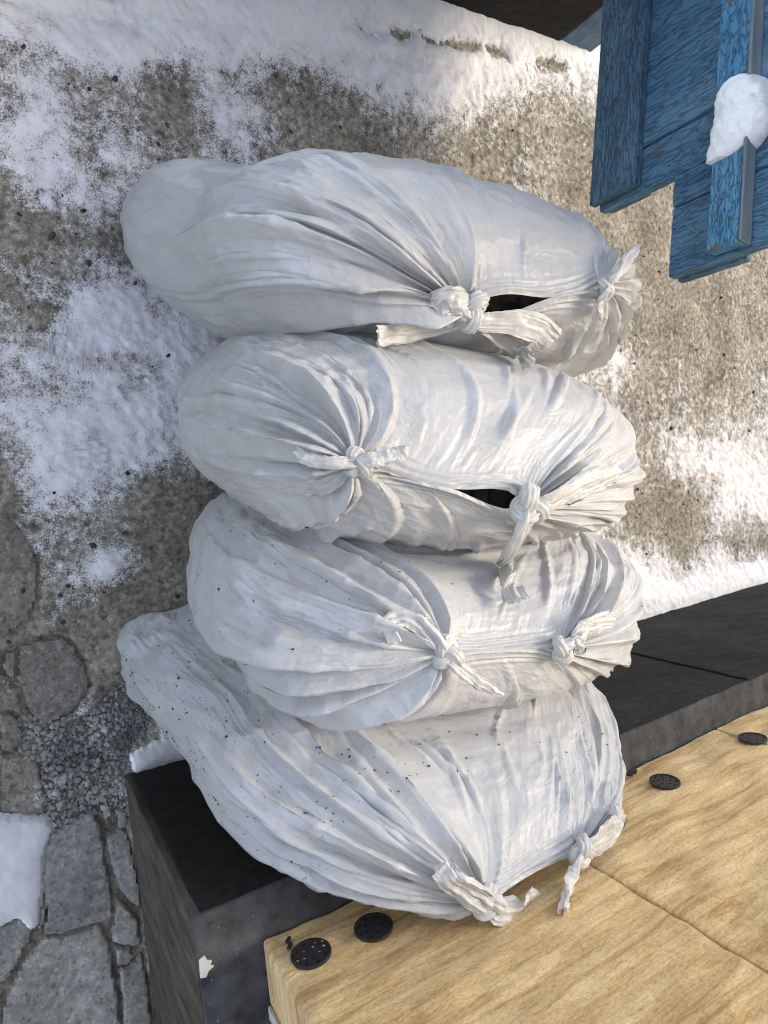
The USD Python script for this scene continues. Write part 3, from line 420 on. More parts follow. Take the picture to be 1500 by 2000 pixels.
for k, (a, z) in enumerate(((.142, .647), (.240, .656), (.913, .659), (1.215, .662), (.35, 1.25), (.91, 1.3))): anchor(a, z, 100 + k)
def flake(name, pts, material, label, n=.0745):
    poly = shapely.Polygon(pts).buffer(.0006); m = trimesh.creation.extrude_polygon(poly, .003, engine='earcut')
    ez = -NW; put(name, oriented(m, P(0, n, 0), DW, EZ, ez), material, wall, smooth=False, label=label)
def chip(name, pts, material, label):
    m = trimesh.creation.extrude_polygon(shapely.Polygon(pts).buffer(.0008), .002, engine='earcut')
    put(name, oriented(m, P(0, 0, HP + .0022), DW, NW, -EZ), material, wall, smooth=False, label=label)
chip('white_chip', [(.003, .063), (.010, .060), (.013, .068), (.019, .071), (.016, .076), (.021, .080), (.013, .083), (.009, .090), (.002, .088)], M_white_edge, 'white chip of bare plaster at the end of the grey ledge')
flake('tar_smear', [(.882, .590), (.894, .586), (.905, .592), (.913, .588), (.908, .597), (.899, .601), (.890, .597), (.886, .603), (.881, .598)], M_anchor, 'black smear of tar on the tan wool above the ledge')
flake('tar_smear', [(.118, .617), (.124, .611), (.121, .603), (.128, .597), (.1305, .599), (.125, .606), (.1275, .613), (.121, .620)], M_anchor, 'thin black crack of tar beside the corner disc')

# ---------------------------------------------------------------- black wall on the left and its blue post
left = thing('black_wall', 'black coated wall rising from the snow bank beside the blue post', 'wall')
LW = np.array([-1.4620, 1.4726, 0])
def left_box(name, a0, a1, n0, n1, z0, z1, material, parent, seed, rough=.006, r=.005, cell=.03, **kw):
    m = rounded_box((n1 - n0, a1 - a0, z1 - z0), r, cell, rough, 20, seed)
    return put(name, oriented(m, LW + (a0 + a1) / 2 * DW + (n0 + n1) / 2 * NW + (z0 + z1) / 2 * EZ, NW, DW), material, parent, smooth=40, **kw)
left_box('wall_face', -3.0, -.002, -.06, .0, -.05, .62, M_bitumen, left, 1)
left_box('wall_body', -3.0, -.002, -1.0, -.06, -.05, .60, M_bitumen, left, 2, rough=0, cell=.3)
post = thing('blue_post', 'weathered blue square gate post at the end of the black wall', 'post')
left_box('post_shaft', .001, .142, -.16, -.004, -.05, 1.3, M_blue_rail, post, 3, rough=.004, cell=.02)
left_box('post_cap', -.012, .155, -.172, .010, 1.3, 1.33, M_blue_plank, post, 4, rough=.002, cell=.04)

# ---------------------------------------------------------------- blue gate
gate = thing('blue_gate', 'flaking blue plank gate with a notched lower edge and two cross rails', 'gate')
G0 = np.array([-.8047, 1.3291, 0]); ga = math.radians(-4); GX = np.array([math.cos(ga), math.sin(ga), 0]); GY = np.array([-GX[1], GX[0], 0])
def gate_box(name, x0, x1, y0, y1, z0, z1, material, seed, r=.004, cell=.016, rough=.004, grain='z', **kw):
    m = rounded_box((x1 - x0, y1 - y0, z1 - z0), r, cell, 0, 1, seed); v = np.array(m.vertices)
    core = np.clip(v, -np.array([x1 - x0, y1 - y0, z1 - z0]) / 2 + r, np.array([x1 - x0, y1 - y0, z1 - z0]) / 2 - r); nn = v - core; nn /= np.maximum(np.linalg.norm(nn, axis=1), 1e-9)[:, None]
    st = np.array([70, 70, 7]) if grain == 'z' else np.array([7, 70, 70])
    v = v + nn * ((fbm(v * st + seed * 5.1, 3, seed) - .5) * rough)[:, None]
    return put(name, oriented(trimesh.Trimesh(v, m.faces, process=False), G0 + (x0 + x1) / 2 * GX + (y0 + y1) / 2 * GY + (z0 + z1) / 2 * EZ, GX, GY), material, gate, smooth=40, **kw)
px = [-.655, -.47, -.287, -.092, .0185]
for k in range(4): gate_box('plank', px[k] + .0022, px[k + 1] - (.0022 if k < 3 else 0), .0 + .002 * (k % 2), .026, .312, 1.55, M_blue_plank, 10 + k)
for k, (x0, x1) in enumerate(((.0205, .0935), (.0965, .257))): gate_box('plank', x0, x1, .001 * k, .026, .532, 1.55, M_blue_plank, 20 + k)
gate_box('bottom_rail', -.655, .004, -.024, -.001, .300, .443, M_blue_rail, 30, grain='x')
gate_box('backing_board', -.655, .012, .0275, .045, .318, .44, M_blue_rail, 31, grain='x')
gate_box('backing_board', .022, .262, .0275, .048, .538, .70, M_blue_rail, 32, grain='x')
gate_box('middle_rail', -.655, .248, -.034, -.002, .648, .718, M_blue_worn, 33, grain='x')
gate_box('trim_strip', -.655, .249, -.040, -.002, .7195, .7275, M_greywood, 34, r=.004, rough=.005, grain='x', label='bare grey strip along the top of the middle rail')
gate_box('top_rail', -.655, .256, -.030, -.002, 1.36, 1.48, M_blue_rail, 35, grain='x')
# snow clinging to the rail
gx, gt = np.meshgrid(np.linspace(-.100, .058, 70), np.linspace(0, 1, 50), indexing='ij')
w_ = np.sqrt(np.clip(1 - np.abs((gx + .0215) / .0835) ** 3.2, 0, 1))
low = .650 + .018 * (fbm(np.stack([gx * 30, gx * 0, gx * 0], -1), 3, 5) - .5) * 2 + .035 * np.clip((-.058 - gx) / .042, 0, 1) ** 1.5
th = gt * math.pi * .95
prof_y = -.0435 - .022 * np.sin(th) ** .8 * w_ + .042 * gt ** 3
prof_z = low + (.762 - low) * (1 - np.cos(th)) / 2 * (.25 + .75 * w_)
nz = fbm(np.stack([gx * 55, prof_z * 55, gx * 0], -1), 4, 6) - .5
prof_y = prof_y - nz * .013 * w_; prof_z = prof_z + nz * .006
V = (G0 + gx[..., None] * GX + prof_y[..., None] * GY + prof_z[..., None] * EZ).reshape(-1, 3)
back = (G0 + gx[..., None] * GX + (.0 * gx - .002)[..., None] * GY + np.clip(prof_z, .655, .74)[..., None] * EZ).reshape(-1, 3)
n_ = len(V); f1 = grid_faces(70, 50)
rim = np.concatenate([np.arange(50), np.arange(1, 70) * 50 + 49, 69 * 50 + np.arange(48, -1, -1), np.arange(68, 0, -1) * 50]); nx = np.roll(rim, -1)
fr = np.vstack([np.stack([rim, nx, nx + n_], 1), np.stack([rim, nx + n_, rim + n_], 1)])
put('rail_snow', trimesh.Trimesh(np.vstack([V, back]), np.vstack([f1[:, ::-1], f1 + n_, fr]), process=False), M_snow, smooth=60, label='lump of snow clinging to the middle rail of the blue gate', cat='snow')

# ---------------------------------------------------------------- thin film: a position based cloth sheet gathered at two knots over its contents
NEXP, ZC = 2.6, .30
class Body:
    """what fills a bag: a leaning rounded block standing on the ground"""
    def __init__(s, cx, cy, lx, ly, a, b, zt, skew=0.0): s.p = (cx, cy, lx, ly, a, b); s.zt = zt; s.skew = skew
    def local(s, P):
        cx, cy, lx, ly, a, b = s.p; z = P[2] - ZC
        c = np.where(z > 0, s.zt - ZC, .36)
        yy = P[1] - cy - ly * z; return (P[0] - cx - lx * z - s.skew * yy) / a, yy / b, z / c, c
    def push_out(s, P, lim=1.0):
        x, y, z, c = s.local(P)
        q = (np.abs(x) ** NEXP + np.abs(y) ** NEXP + np.abs(z) ** NEXP) ** (1 / NEXP)
        m = np.where(q < lim, lim / np.maximum(q, .15), 1.0)
        cx, cy, lx, ly, a, b = s.p; z2 = z * m * c
        return np.stack([cx + lx * z2 + x * m * a + s.skew * y * m * b, cy + ly * z2 + y * m * b, ZC + z2])
    def keep_out(s, P, lim):
        """a neighbour's sheet is dented by this body where the two press together"""
        x = s.local(P)[0]; w = np.clip((x + .3) / .4, 0, 1); return P + (s.push_out(P, lim) - P) * w
def sim(seed, body, KA, KB, corner, corner2, neigh=None, walls=(), gap=(.004, .5, .3), gA=.5, flip=.15, pleats=(10, 9), amp=.066, extra=.008, reach=.46, ear=None, bend=.08, tight=.97):
    """the bag's sheet: grid of Ns columns round it and Nt rows from the bottom seam (row 0) to the mouth, which is
    gathered at knots KA (front) and KB (back). First shrunk tight over the contents, then pleated and buckled."""
    rng = np.random.RandomState(seed); KA, KB = np.array(KA, float), np.array(KB, float)
    AB = np.linalg.norm(KB - KA); dirn = (KB - KA) / AB; side = np.array([-dirn[1], dirn[0], 0]); side /= np.linalg.norm(side)
    if side[0] > 0: side = -side
    cx, cy, lx, ly, a, b = body.p
    def mouth(Ns):
        sc = (np.arange(Ns) / Ns + .5) % 1 - .5; M = np.zeros((3, Ns)); fa = gA * (1 - 2 * flip); fb = (1 - gA) * (1 - 2 * flip); rk = .011
        for i, u in enumerate(sc):
            h = abs(u); sg = 1 if u > 0 else -1
            if h <= fa / 2:
                an = np.pi * u / fa; M[:, i] = KA - dirn * rk * np.cos(an) + side * rk * np.sin(an)
            elif h >= .5 - fb / 2:
                an = np.pi * (.5 - h) / fb * sg; M[:, i] = KB + dirn * rk * np.cos(an) + side * rk * np.sin(an)
            else:
                w = (h - fa / 2) / flip; g = gap[0] * np.exp(-((w - gap[1]) / gap[2]) ** 2) * min(1, 8 * w, 8 * (1 - w))
                M[:, i] = KA + (KB - KA) * w + side * sg * (rk * abs(1 - 2 * w) ** 6 - .0022 + g); M[2, i] -= .008 * np.sin(np.pi * w)
                M[:, i] = body.push_out(M[:, i], 1.02)
        return sc, M, fa, fb
    def bounds(X, lim=1.0):
        X = body.push_out(X, lim * tight)
        if neigh is not None: X = neigh.keep_out(X, .97)
        for f in walls: X = f(X)
        X[2] = np.maximum(X[2], .006); return X
    C1, C2 = np.array(corner, float), np.array(corner2, float); CB = np.array([cx - lx * .2, cy + b * .62, .012])
    EC = np.array(ear[0], float) if ear is not None else np.array([0, 0, -9.])
    def seam(X):
        Ns = X.shape[1]; X[:, :, 0] = (X[:, :, 0] + np.roll(X[:, ::-1, 0], 1, 1)) * .5
        n = max(2, Ns // 26)
        for q in range(n + 1):
            w = q / n; X[:, q, 0] = X[:, -q, 0] = C1 * (1 - w) + C2 * w
        X[:, Ns // 2, 0] = CB
    # ---- shrink-wrap
    Ns, Nt = 160, 80; sc, M, fa, fb = mouth(Ns); t = np.linspace(0, 1, Nt); ang = 2 * np.pi * sc
    qx = np.sign(np.sin(ang)) * np.abs(np.sin(ang)) ** (2 / NEXP); qy = -np.sign(np.cos(ang)) * np.abs(np.cos(ang)) ** (2 / NEXP)
    X = np.zeros((3, Ns, Nt)); tb, tt = .16, .68
    ring = lambda z, r: np.stack([cx + lx * (z - ZC) - a * qx * r, cy + ly * (z - ZC) + b * qy * r, np.full(Ns, z)])
    for j, tj in enumerate(t):
        if tj < tb:
            w = tj / tb; R = ring(.02, .75); S0 = R.copy(); S0[0] = cx - lx * .28; X[:, :, j] = S0 * (1 - w) + R * w
        else:
            w = min((tj - tb) / (tt - tb), 1); z = .02 + w * (body.zt - .10 - .02); zz = abs(z - ZC) / (body.zt - ZC if z > ZC else .36); R = ring(z, (1 - zz ** NEXP) ** (1 / NEXP) * 1.04)
            w2 = max((tj - tt) / (1 - tt), 0); X[:, :, j] = R * (1 - w2) + M * w2 + np.array([0, 0, .04 * np.sin(np.pi * w2)])[:, None]
    def lap(X, n, M):
        for it in range(n):
            A = .5 * (np.roll(X, 1, 1) + np.roll(X, -1, 1)); B = A.copy(); B[:, :, 1:-1] = .5 * (X[:, :, 2:] + X[:, :, :-2])
            X = X + .8 * (.35 * A + .65 * B - X); X[:, :, -1] = M; seam(X); X = bounds(X, 1.005); X[:, :, -1] = M; seam(X)
        return X
    from scipy.interpolate import CubicSpline
    def refine(X, Ns, Nt):
        o = X.shape[1]; Xp = np.concatenate([X[:, -4:], X, X[:, :5]], 1)
        A = CubicSpline(np.arange(-4, o + 5), Xp, axis=1)(np.arange(Ns) * o / Ns)
        return CubicSpline(np.linspace(0, 1, X.shape[2]), A, axis=2)(np.linspace(0, 1, Nt))
    X = lap(X, 260, M)
    Ns, Nt = 640, 320; sc, M, fa, fb = mouth(Ns); X = lap(refine(X, Ns, Nt), 24, M)
    if ear is not None:       # a bottom corner drawn out into a flat ear along a short seam
        E1, E2, rad = np.array(ear[0], float), np.array(ear[1], float), ear[2]; mid = (E1 + E2) / 2; ax = (E2 - E1) / np.linalg.norm(E2 - E1)
        flat = X.reshape(3, -1); A = flat[:, np.argmin(((flat - mid[:, None]) ** 2).sum(0))]
        D = X - A[:, None, None]; along = (D * ax[:, None, None]).sum(0); rest = np.sqrt(np.maximum((D * D).sum(0) - along ** 2, 0)); half = np.linalg.norm(E2 - E1) / 2
        r = np.sqrt((np.maximum(np.abs(along) - half * .8, 0) / rad) ** 2 + (rest / rad) ** 2); w = np.clip(1 - r, 0, 1) ** 1.05
        u_ = np.clip(along / half, -1.6, 1.6); X = X + (mid - A)[:, None, None] * w + ax[:, None, None] * (w * np.clip(u_, -1, 1) * half * .35)
        X[2] = np.maximum(X[2], .006)
    # ---- pleats running out from each knot along the columns
    d1 = np.sqrt((np.diff(X, axis=2) ** 2).sum(0)); d = np.concatenate([np.cumsum(d1[:, ::-1], 1)[:, ::-1], np.zeros((Ns, 1))], 1)   # distance to the mouth
    spacing = np.sqrt(((np.roll(X, -1, 1) - np.roll(X, 1, 1)) ** 2).sum(0)) / 2
    ei, ej = np.roll(X, -1, 1) - np.roll(X, 1, 1), np.gradient(X, axis=2); nrm = np.cross(ei, ej, axis=0); nrm /= np.linalg.norm(nrm, axis=0) + 1e-12
    if (nrm * (X - X.mean((1, 2), keepdims=True))).sum() < 0: nrm = -nrm
    prof = np.zeros((Ns, Nt)); cols = np.arange(Ns)
    for fam, (fa_n, fb_n, A0, R0) in enumerate(((pleats[0], pleats[1], amp, reach), (11, 10, amp * .42, .15))):
        for (c0, f, npl) in ((0, fa, fa_n), (Ns // 2, fb, fb_n)):
            half = f / 2 * Ns * 1.04; edges = np.cumsum(rng.uniform(.45, 1.6, npl)); edges = np.concatenate([[0], edges]) / edges[-1] * 2 * half - half
            for q in range(npl):
                mid, wd = (edges[q] + edges[q + 1]) / 2, (edges[q + 1] - edges[q]); Dp = R0 * rng.uniform(.5, 1.35); Ap = A0 * rng.uniform(.5, 1.3) * (1 if c0 == 0 else .5) * (.28 if q in (0, npl - 1) else .65 if q in (1, npl - 2) else 1); drift = rng.uniform(-.7, .7) * wd; lean = rng.choice([-1, 1]) * rng.uniform(.35, .8)
                u = (cols[:, None] - c0 + Ns / 2) % Ns - Ns / 2 - mid - drift * (1 - np.exp(-d / .2)); w = wd * (rng.uniform(.38, .58) if fam == 0 else rng.uniform(.4, .6))
                x = u / w; x = np.where(x > lean, (x - lean) / (1 - lean), (x - lean) / (1 + lean))
                crest = np.clip(1 - np.abs(x), 0, 1) ** 1.5
                g = np.clip(d / .035, 0, 1) * np.clip(1 - d / Dp, 0, 1) ** 1.15
                lim = .85 * spacing * wd
                prof = np.maximum(prof, crest * np.minimum(Ap * g, lim)) if fam == 0 else prof + crest * np.minimum(Ap * g, lim)
    for q in range(84):       # thin taut creases, some starting well away from the knots
        mid = rng.uniform(0, Ns); d0 = rng.uniform(.02, .30); d1 = d0 + rng.uniform(.10, .34); sl = rng.uniform(-1, 1) * 70; wd = rng.uniform(.006, .016); Ap = rng.uniform(.003, .011); lean = rng.choice([-1, 1]) * rng.uniform(.2, .75)
        u = (cols[:, None] - mid - sl * (d - d0) + Ns / 2) % Ns - Ns / 2; x = u * spacing / wd; x = np.where(x > lean, (x - lean) / (1 - lean), (x - lean) / (1 + lean))
        prof += np.clip(1 - np.abs(x), 0, 1) ** 1.2 * Ap * np.clip((d - d0) / .05, 0, 1) * np.clip((d1 - d) / (.6 * (d1 - d0)), 0, 1) ** .8
    hem = np.clip((np.abs(np.abs((cols / Ns + .5) % 1 - .5) - (fa / 2 + flip / 2)) < flip / 2 * .96).astype(float), 0, 1)[:, None]
    prof += hem * .0045 * np.exp(-d / .035) * (1 + np.sin(2 * np.pi * d / .0125 + 2.5 * np.sin(cols * .056)[:, None] + seed))
    # lips: the hem is drawn into a thick soft roll
    S = X + nrm * prof
    S = S + nrm * ((fbm(np.stack([np.cos(2 * np.pi * sc)[:, None] * 2.5 + 0 * d, np.sin(2 * np.pi * sc)[:, None] * 2.5 + 0 * d, d * 4.5], -1), 3, seed) - .45) * (.030 + .05 * np.clip(1 - np.sqrt(((S - EC[:, None, None]) ** 2).sum(0)) / .2, 0, 1)) * np.clip(d / .1, 0, 1))
    if ear is not None:       # the ear is creased where it was folded flat
        m_ = np.clip(1 - np.sqrt(((S - EC[:, None, None]) ** 2).sum(0)) / .24, 0, 1); q_ = np.stack([S[0] * 11 + S[1] * 4, S[1] * 9, S[2] * 11], -1)
        S = S + nrm * ((1 - np.abs(2 * fbm(q_, 2, seed + 40) - 1)) ** 4 - .35) * .026 * np.sqrt(m_) * (m_ > 0)
    S[:, :, -1] = M; S = bounds(S); S[:, :, -1] = M
    # ---- buckling: inextensible sheet with a little more width than it needs
    e = extra * (.35 + 1.0 * np.exp(-d / .16))
    rh = (np.sqrt(((np.roll(S, -1, 1) - S) ** 2).sum(0)) * (1 + e)).astype(np.float32); rv = (np.sqrt((np.diff(S, axis=2) ** 2).sum(0)) * 1.004).astype(np.float32)
    r1 = np.roll(S, -1, 1); rd1 = (np.sqrt(((r1[:, :, 1:] - S[:, :, :-1]) ** 2).sum(0)) * (1 + .5 * e[:, 1:])).astype(np.float32); rd2 = (np.sqrt(((r1[:, :, :-1] - S[:, :, 1:]) ** 2).sum(0)) * (1 + .5 * e[:, 1:])).astype(np.float32)
    X = (S + nrm * (fbm(np.stack([cols[:, None] * .14 + 0 * d, 0 * d, d * 12], -1), 2, seed + 3) - .5) * .002).astype(np.float32); V = np.zeros_like(X)
    def cons(A, B, rest, k, comp):
        D = B - A; l = np.sqrt((D * D).sum(0)) + 1e-9; c = l - rest; c = np.where(c < 0, c * comp, c); D *= .5 * k * c / l; A += D; B -= D
    for it in range(90):
        V *= .9; X += V; X[2] -= .00001; X0 = X - V
        cons(X[:, 0::2], X[:, 1::2], rh[0::2], 1., .8)
        r = np.roll(X, -1, 1); cons(r[:, 0::2], r[:, 1::2], rh[1::2], 1., .8); X = np.roll(r, 1, 1)
        cons(X[:, :, 0:-1:2], X[:, :, 1::2], rv[:, 0::2], 1., .8); cons(X[:, :, 1:-1:2], X[:, :, 2::2], rv[:, 1::2], 1., .8)
        for sh in (0, 1):
            r = np.roll(X, -sh, 1); A, B = r[:, 0::2], r[:, 1::2]; q1, q2 = rd1[sh::2], rd2[sh::2]
            for j in (0, 1):
                n = (Nt - 1 - j) // 2
                cons(A[:, :, j:j + 2 * n:2], B[:, :, j + 1:j + 1 + 2 * n:2], q1[:, j:j + 2 * n:2], .6, .4)
                cons(B[:, :, j:j + 2 * n:2], A[:, :, j + 1:j + 1 + 2 * n:2], q2[:, j:j + 2 * n:2], .6, .4)
            X = np.roll(r, sh, 1)
        X[:, :, 1:-1] += bend * (.5 * (X[:, :, 2:] + X[:, :, :-2]) - X[:, :, 1:-1]); X += bend * .06 * (.5 * (np.roll(X, 1, 1) + np.roll(X, -1, 1)) - X)
        X = bounds(X).astype(np.float32); X[:, :, -1] = M; X[:, :, 0] = S[:, :, 0]; V = np.clip(X - X0, -.003, .003)
    return X

# ---------------------------------------------------------------- bags
def m_film(name, c0, c1, warm):
    return mat(name, {
        'g': GEO, 'uv': ('attribute', {'attribute': 'cloth'}), 'mu': ('mapping', {'scale': (1, .16, 1)}), 'n': N_(5, 5, .6), 'd': N_(34, 5, .68), 'sp': N_(210, 3, .7), 'st': N_(90, 1, .5), 'cr': ('noise_texture', {'type': 'ridged_multifractal', 'scale': 38.0, 'detail': 4.0, 'roughness': .6, 'distortion': 1.2}), 'fi': N_(420, 2),
        'c': ('rgb_ramp', {'ramp': [(.3, c0), (.6, c1)]}), 'dw': ('rgb_ramp', {'ramp': [(.30, warm), (.56, (1, 1, 1))]}), 'm': ('mix_color', {'blend_type': 'multiply', 'fac': .42}),
        'ds': ('rgb_ramp', {'ramp': [(.20, (.30, .26, .22)), (.255, (1, 1, 1))]}), 'm2': ('mix_color', {'blend_type': 'multiply', 'fac': .7}),
        'h1': ('math', {'math_type': 'multiply_add', 'value2': .9}), 'h2': ('math', {'math_type': 'multiply_add', 'value2': .25}),
        'b': ('bump', {'strength': .38, 'distance': .0042}), 'p': ('principled_bsdf', {'roughness': .38, 'specular_ior_level': .5}),
        'tr': ('translucent_bsdf', {'color': (.72, .71, .68)}), 'mx': ('mix_closure', {'fac': .22})},
        [('g.position', 'n.vector'), ('uv.vector', 'd.vector'), ('g.position', 'sp.vector'), ('uv.vector', 'mu.vector'), ('mu.vector', 'st.vector'), ('uv.vector', 'cr.vector'), ('uv.vector', 'fi.vector'),
         ('n.fac', 'c.fac'), ('d.fac', 'dw.fac'), ('c.color', 'm.a'), ('dw.color', 'm.b'), ('sp.fac', 'ds.fac'), ('m.result', 'm2.a'), ('ds.color', 'm2.b'), ('m2.result', 'p.base_color'),
         ('cr.fac', 'h1.value1'), ('st.fac', 'h1.value3'), ('fi.fac', 'h2.value1'), ('h1.value', 'h2.value3'), ('h2.value', 'b.height'), ('b.normal', 'p.normal'), ('b.normal', 'tr.normal'), ('p.BSDF', 'mx.closure1'), ('tr.BSDF', 'mx.closure2')], surface='mx.closure')
M_film = [m_film('white_film_a', (.555, .56, .565), (.65, .655, .66), (.80, .74, .64)), m_film('white_film_b', (.545, .555, .57), (.64, .65, .665), (.80, .76, .70))]
M_tie = m_film('white_film_ties', (.64, .63, .605), (.74, .73, .70), (.84, .78, .68))
M_rubble = m_coat('black_rubber', (.014, .014, .014), (.045, .043, .040), .7, 40)
M_soil = m_coat('soil_crumb', (.03, .022, .015), (.09, .07, .05), .9, 40)
BODIES = {1: Body(-0.469, 0.766, 0.074, -0.1, 0.179, 0.5, 0.699), 2: Body(-0.174, 0.76, 0.213, -0.1, 0.204, 0.486, 0.734), 3: Body(0.12, 0.793, 0.298, -0.092, 0.174, 0.5, 0.699), 4: Body(0.358, 0.741, 0.385, -0.1, 0.12, 0.492, 0.733)}
SPEC = {1: dict(seed=1, corner=(-.50, .52, .012), corner2=(-.49, .58, .010), ear=((-.735, .20, .08), (-.575, .215, .045), .25), gap=(.019, .22, .24), gA=.52, reach=.62, tight=.965),
        2: dict(seed=2, corner=(-.20, .56, .012), corner2=(-.20, .60, .010), gap=(.015, .82, .2), gA=.5),
        3: dict(seed=3, corner=(.06, .60, .012), corner2=(.06, .64, .010), gap=(.0, .5, .3), gA=.54, flip=.11, reach=.56),
        4: dict(seed=4, corner=(.28, .50, .012), corner2=(.29, .56, .010), ear=((.245, .205, .06), (.40, .24, .04), .27), gap=(.0, .5, .3), gA=.60, flip=.09, reach=.62, tight=.915, amp=.038, pleats=(12, 7))}
def run(k):
    return sim(body=BODIES[k], KA=KNOTS[f'{k}A'][0], KB=KNOTS[f'{k}B'][0], neigh=BODIES.get(k - 1), **SPEC[k])
with ThreadPoolExecutor(4) as ex: SHAPES = dict(zip((1, 2, 3, 4), ex.map(run, (1, 2, 3, 4))))
def normals_of(V, F):
    n = np.zeros_like(V); fn = np.cross(V[F[:, 1]] - V[F[:, 0]], V[F[:, 2]] - V[F[:, 0]])
    for k in range(3): np.add.at(n, F[:, k], fn)
    return n / np.maximum(np.linalg.norm(n, axis=1, keepdims=True), 1e-12)
def finish(k, X, P_len, L):
    """adds the fine crumple and the straight storage creases of thin film"""
    A = X.astype(float)
    V = A.transpose(1, 2, 0).reshape(-1, 3); nu, nv = A.shape[1:]
    F = grid_faces(nu, nv, True)
    u = np.arange(nu) / nu * P_len; v = np.linspace(0, L, nv); U_, V_ = np.meshgrid(u, v, indexing='ij')
    ang = 2 * np.pi * np.arange(nu) / nu
    cloth = np.stack([np.repeat((P_len / 2 / np.pi) * np.cos(ang), nv), V_.ravel(), np.repeat((P_len / 2 / np.pi) * np.sin(ang), nv)], 1)
    n = normals_of(V, F); cen = V.mean(0)
    if ((V - cen) * n).sum() < 0: F = F[:, ::-1]; n = -n
    q = cloth
    r1 = 1 - np.abs(2 * fbm(q * np.array([8, 7, 8]) + 3 * k, 3, 200 + k) - 1); r2 = 1 - np.abs(2 * fbm(q * np.array([26, 22, 26]) + 9 * k, 3, 230 + k) - 1)
    fade = np.clip((1 - V_.ravel() / L) / .12, 0, 1)
    patch = .35 + 1.3 * np.clip((noise(q * 6 + 5 * k, 260 + k) - .35) / .3, 0, 1)
    V = V + n * (((r1 ** 3 - .4) * .0040 + (r2 ** 3 - .4) * .0013) * fade * patch)[:, None]
    rg = np.random.RandomState(700 + k); uu = np.repeat(u, nv) / P_len; vv = V_.ravel()
    fade2 = np.clip((1 - V_.ravel() / L - .10) / .25, 0, 1)
    for q_ in range(10):      # straight folds from the packet, broken up by patches
        ku, kv = rg.randint(9, 34) * rg.choice([-1, 0, 1]), rg.uniform(-14, 14); kv = kv if ku else rg.choice([9., 16.])
        wv = ku * uu + kv * vv + .35 * fbm(q * 5 + 17 * q_, 2, 720 + 10 * k + q_); tri = np.abs(2 * (wv - np.floor(wv)) - 1)
        msk = np.clip((noise(q * 4.2 + 11 * q_, 740 + 10 * k + q_) - .5) / .15, 0, 1)
        V = V + n * ((tri - .5) * .0026 * fade2 * msk)[:, None]
    V[:, 2] = np.maximum(V[:, 2], .004)
    return V, F, cloth
def tail(points, widths, seed, center, thick=.007, pl=6, n=70, m=64, ragged=.0035):
    C = catmull(points, n); T = np.gradient(C, axis=0); T /= np.linalg.norm(T, axis=1)[:, None]
    Nn = C - center; Nn -= (Nn * T).sum(1)[:, None] * T; Nn /= np.linalg.norm(Nn, axis=1)[:, None]; Bn = np.cross(T, Nn)
    t = np.linspace(0, 1, n); w = np.interp(t, np.linspace(0, 1, len(widths)), widths); w = np.convolve(np.pad(w, 5, 'edge'), np.ones(11) / 11, 'valid')
    ph = np.linspace(0, 2 * np.pi, m, endpoint=False)
    tw = (noise(np.stack([t * 3, t * 0 + seed, t * 0], -1), seed) - .5) * 1.2
    x = np.cos(ph)[None] * w[:, None] / 2; th = np.minimum(thick, w * .8)[:, None] * (1 + .5 * np.sin(3 * t + seed))[:, None]
    fold = (fbm(np.stack([x * 230 + seed * 3.1, t[:, None] * 2.2 + 0 * x, np.sign(np.sin(ph))[None] * .6 + 0 * x], -1), 2, seed) - .5) * 2.2
    y = np.sin(ph)[None] * th * .5 + fold * th * np.clip(t[:, None] * 8, .4, 1)
    q = np.stack([x * 60 + seed, y * 20 + np.sign(np.sin(ph))[None] * 3, np.broadcast_to(t[:, None] * 9, x.shape)], -1)
    y = y + (fbm(q, 3, seed) - .5) * .008; x = x + (fbm(q + 31, 3, seed + 1) - .5) * .006
    ca, sa = np.cos(tw)[:, None], np.sin(tw)[:, None]
    V = C[:, None] + (x * ca - y * sa)[..., None] * Bn[:, None] + (x * sa + y * ca)[..., None] * Nn[:, None]
    V[-1] += T[-1] * ((fbm(np.stack([ph * 3, ph * 0 + seed, ph * 0], -1), 3, seed + 5) - .3) * ragged * 3)[:, None]
    cl = np.stack([x, np.broadcast_to((t * np.linalg.norm(np.diff(C, axis=0), axis=1).sum())[:, None], x.shape), y], -1).reshape(-1, 3)
    V = V.transpose(1, 0, 2); cl = cl.reshape(n, m, 3).transpose(1, 0, 2)
    return V.reshape(-1, 3), grid_faces(m, n, True), cl.reshape(-1, 3)
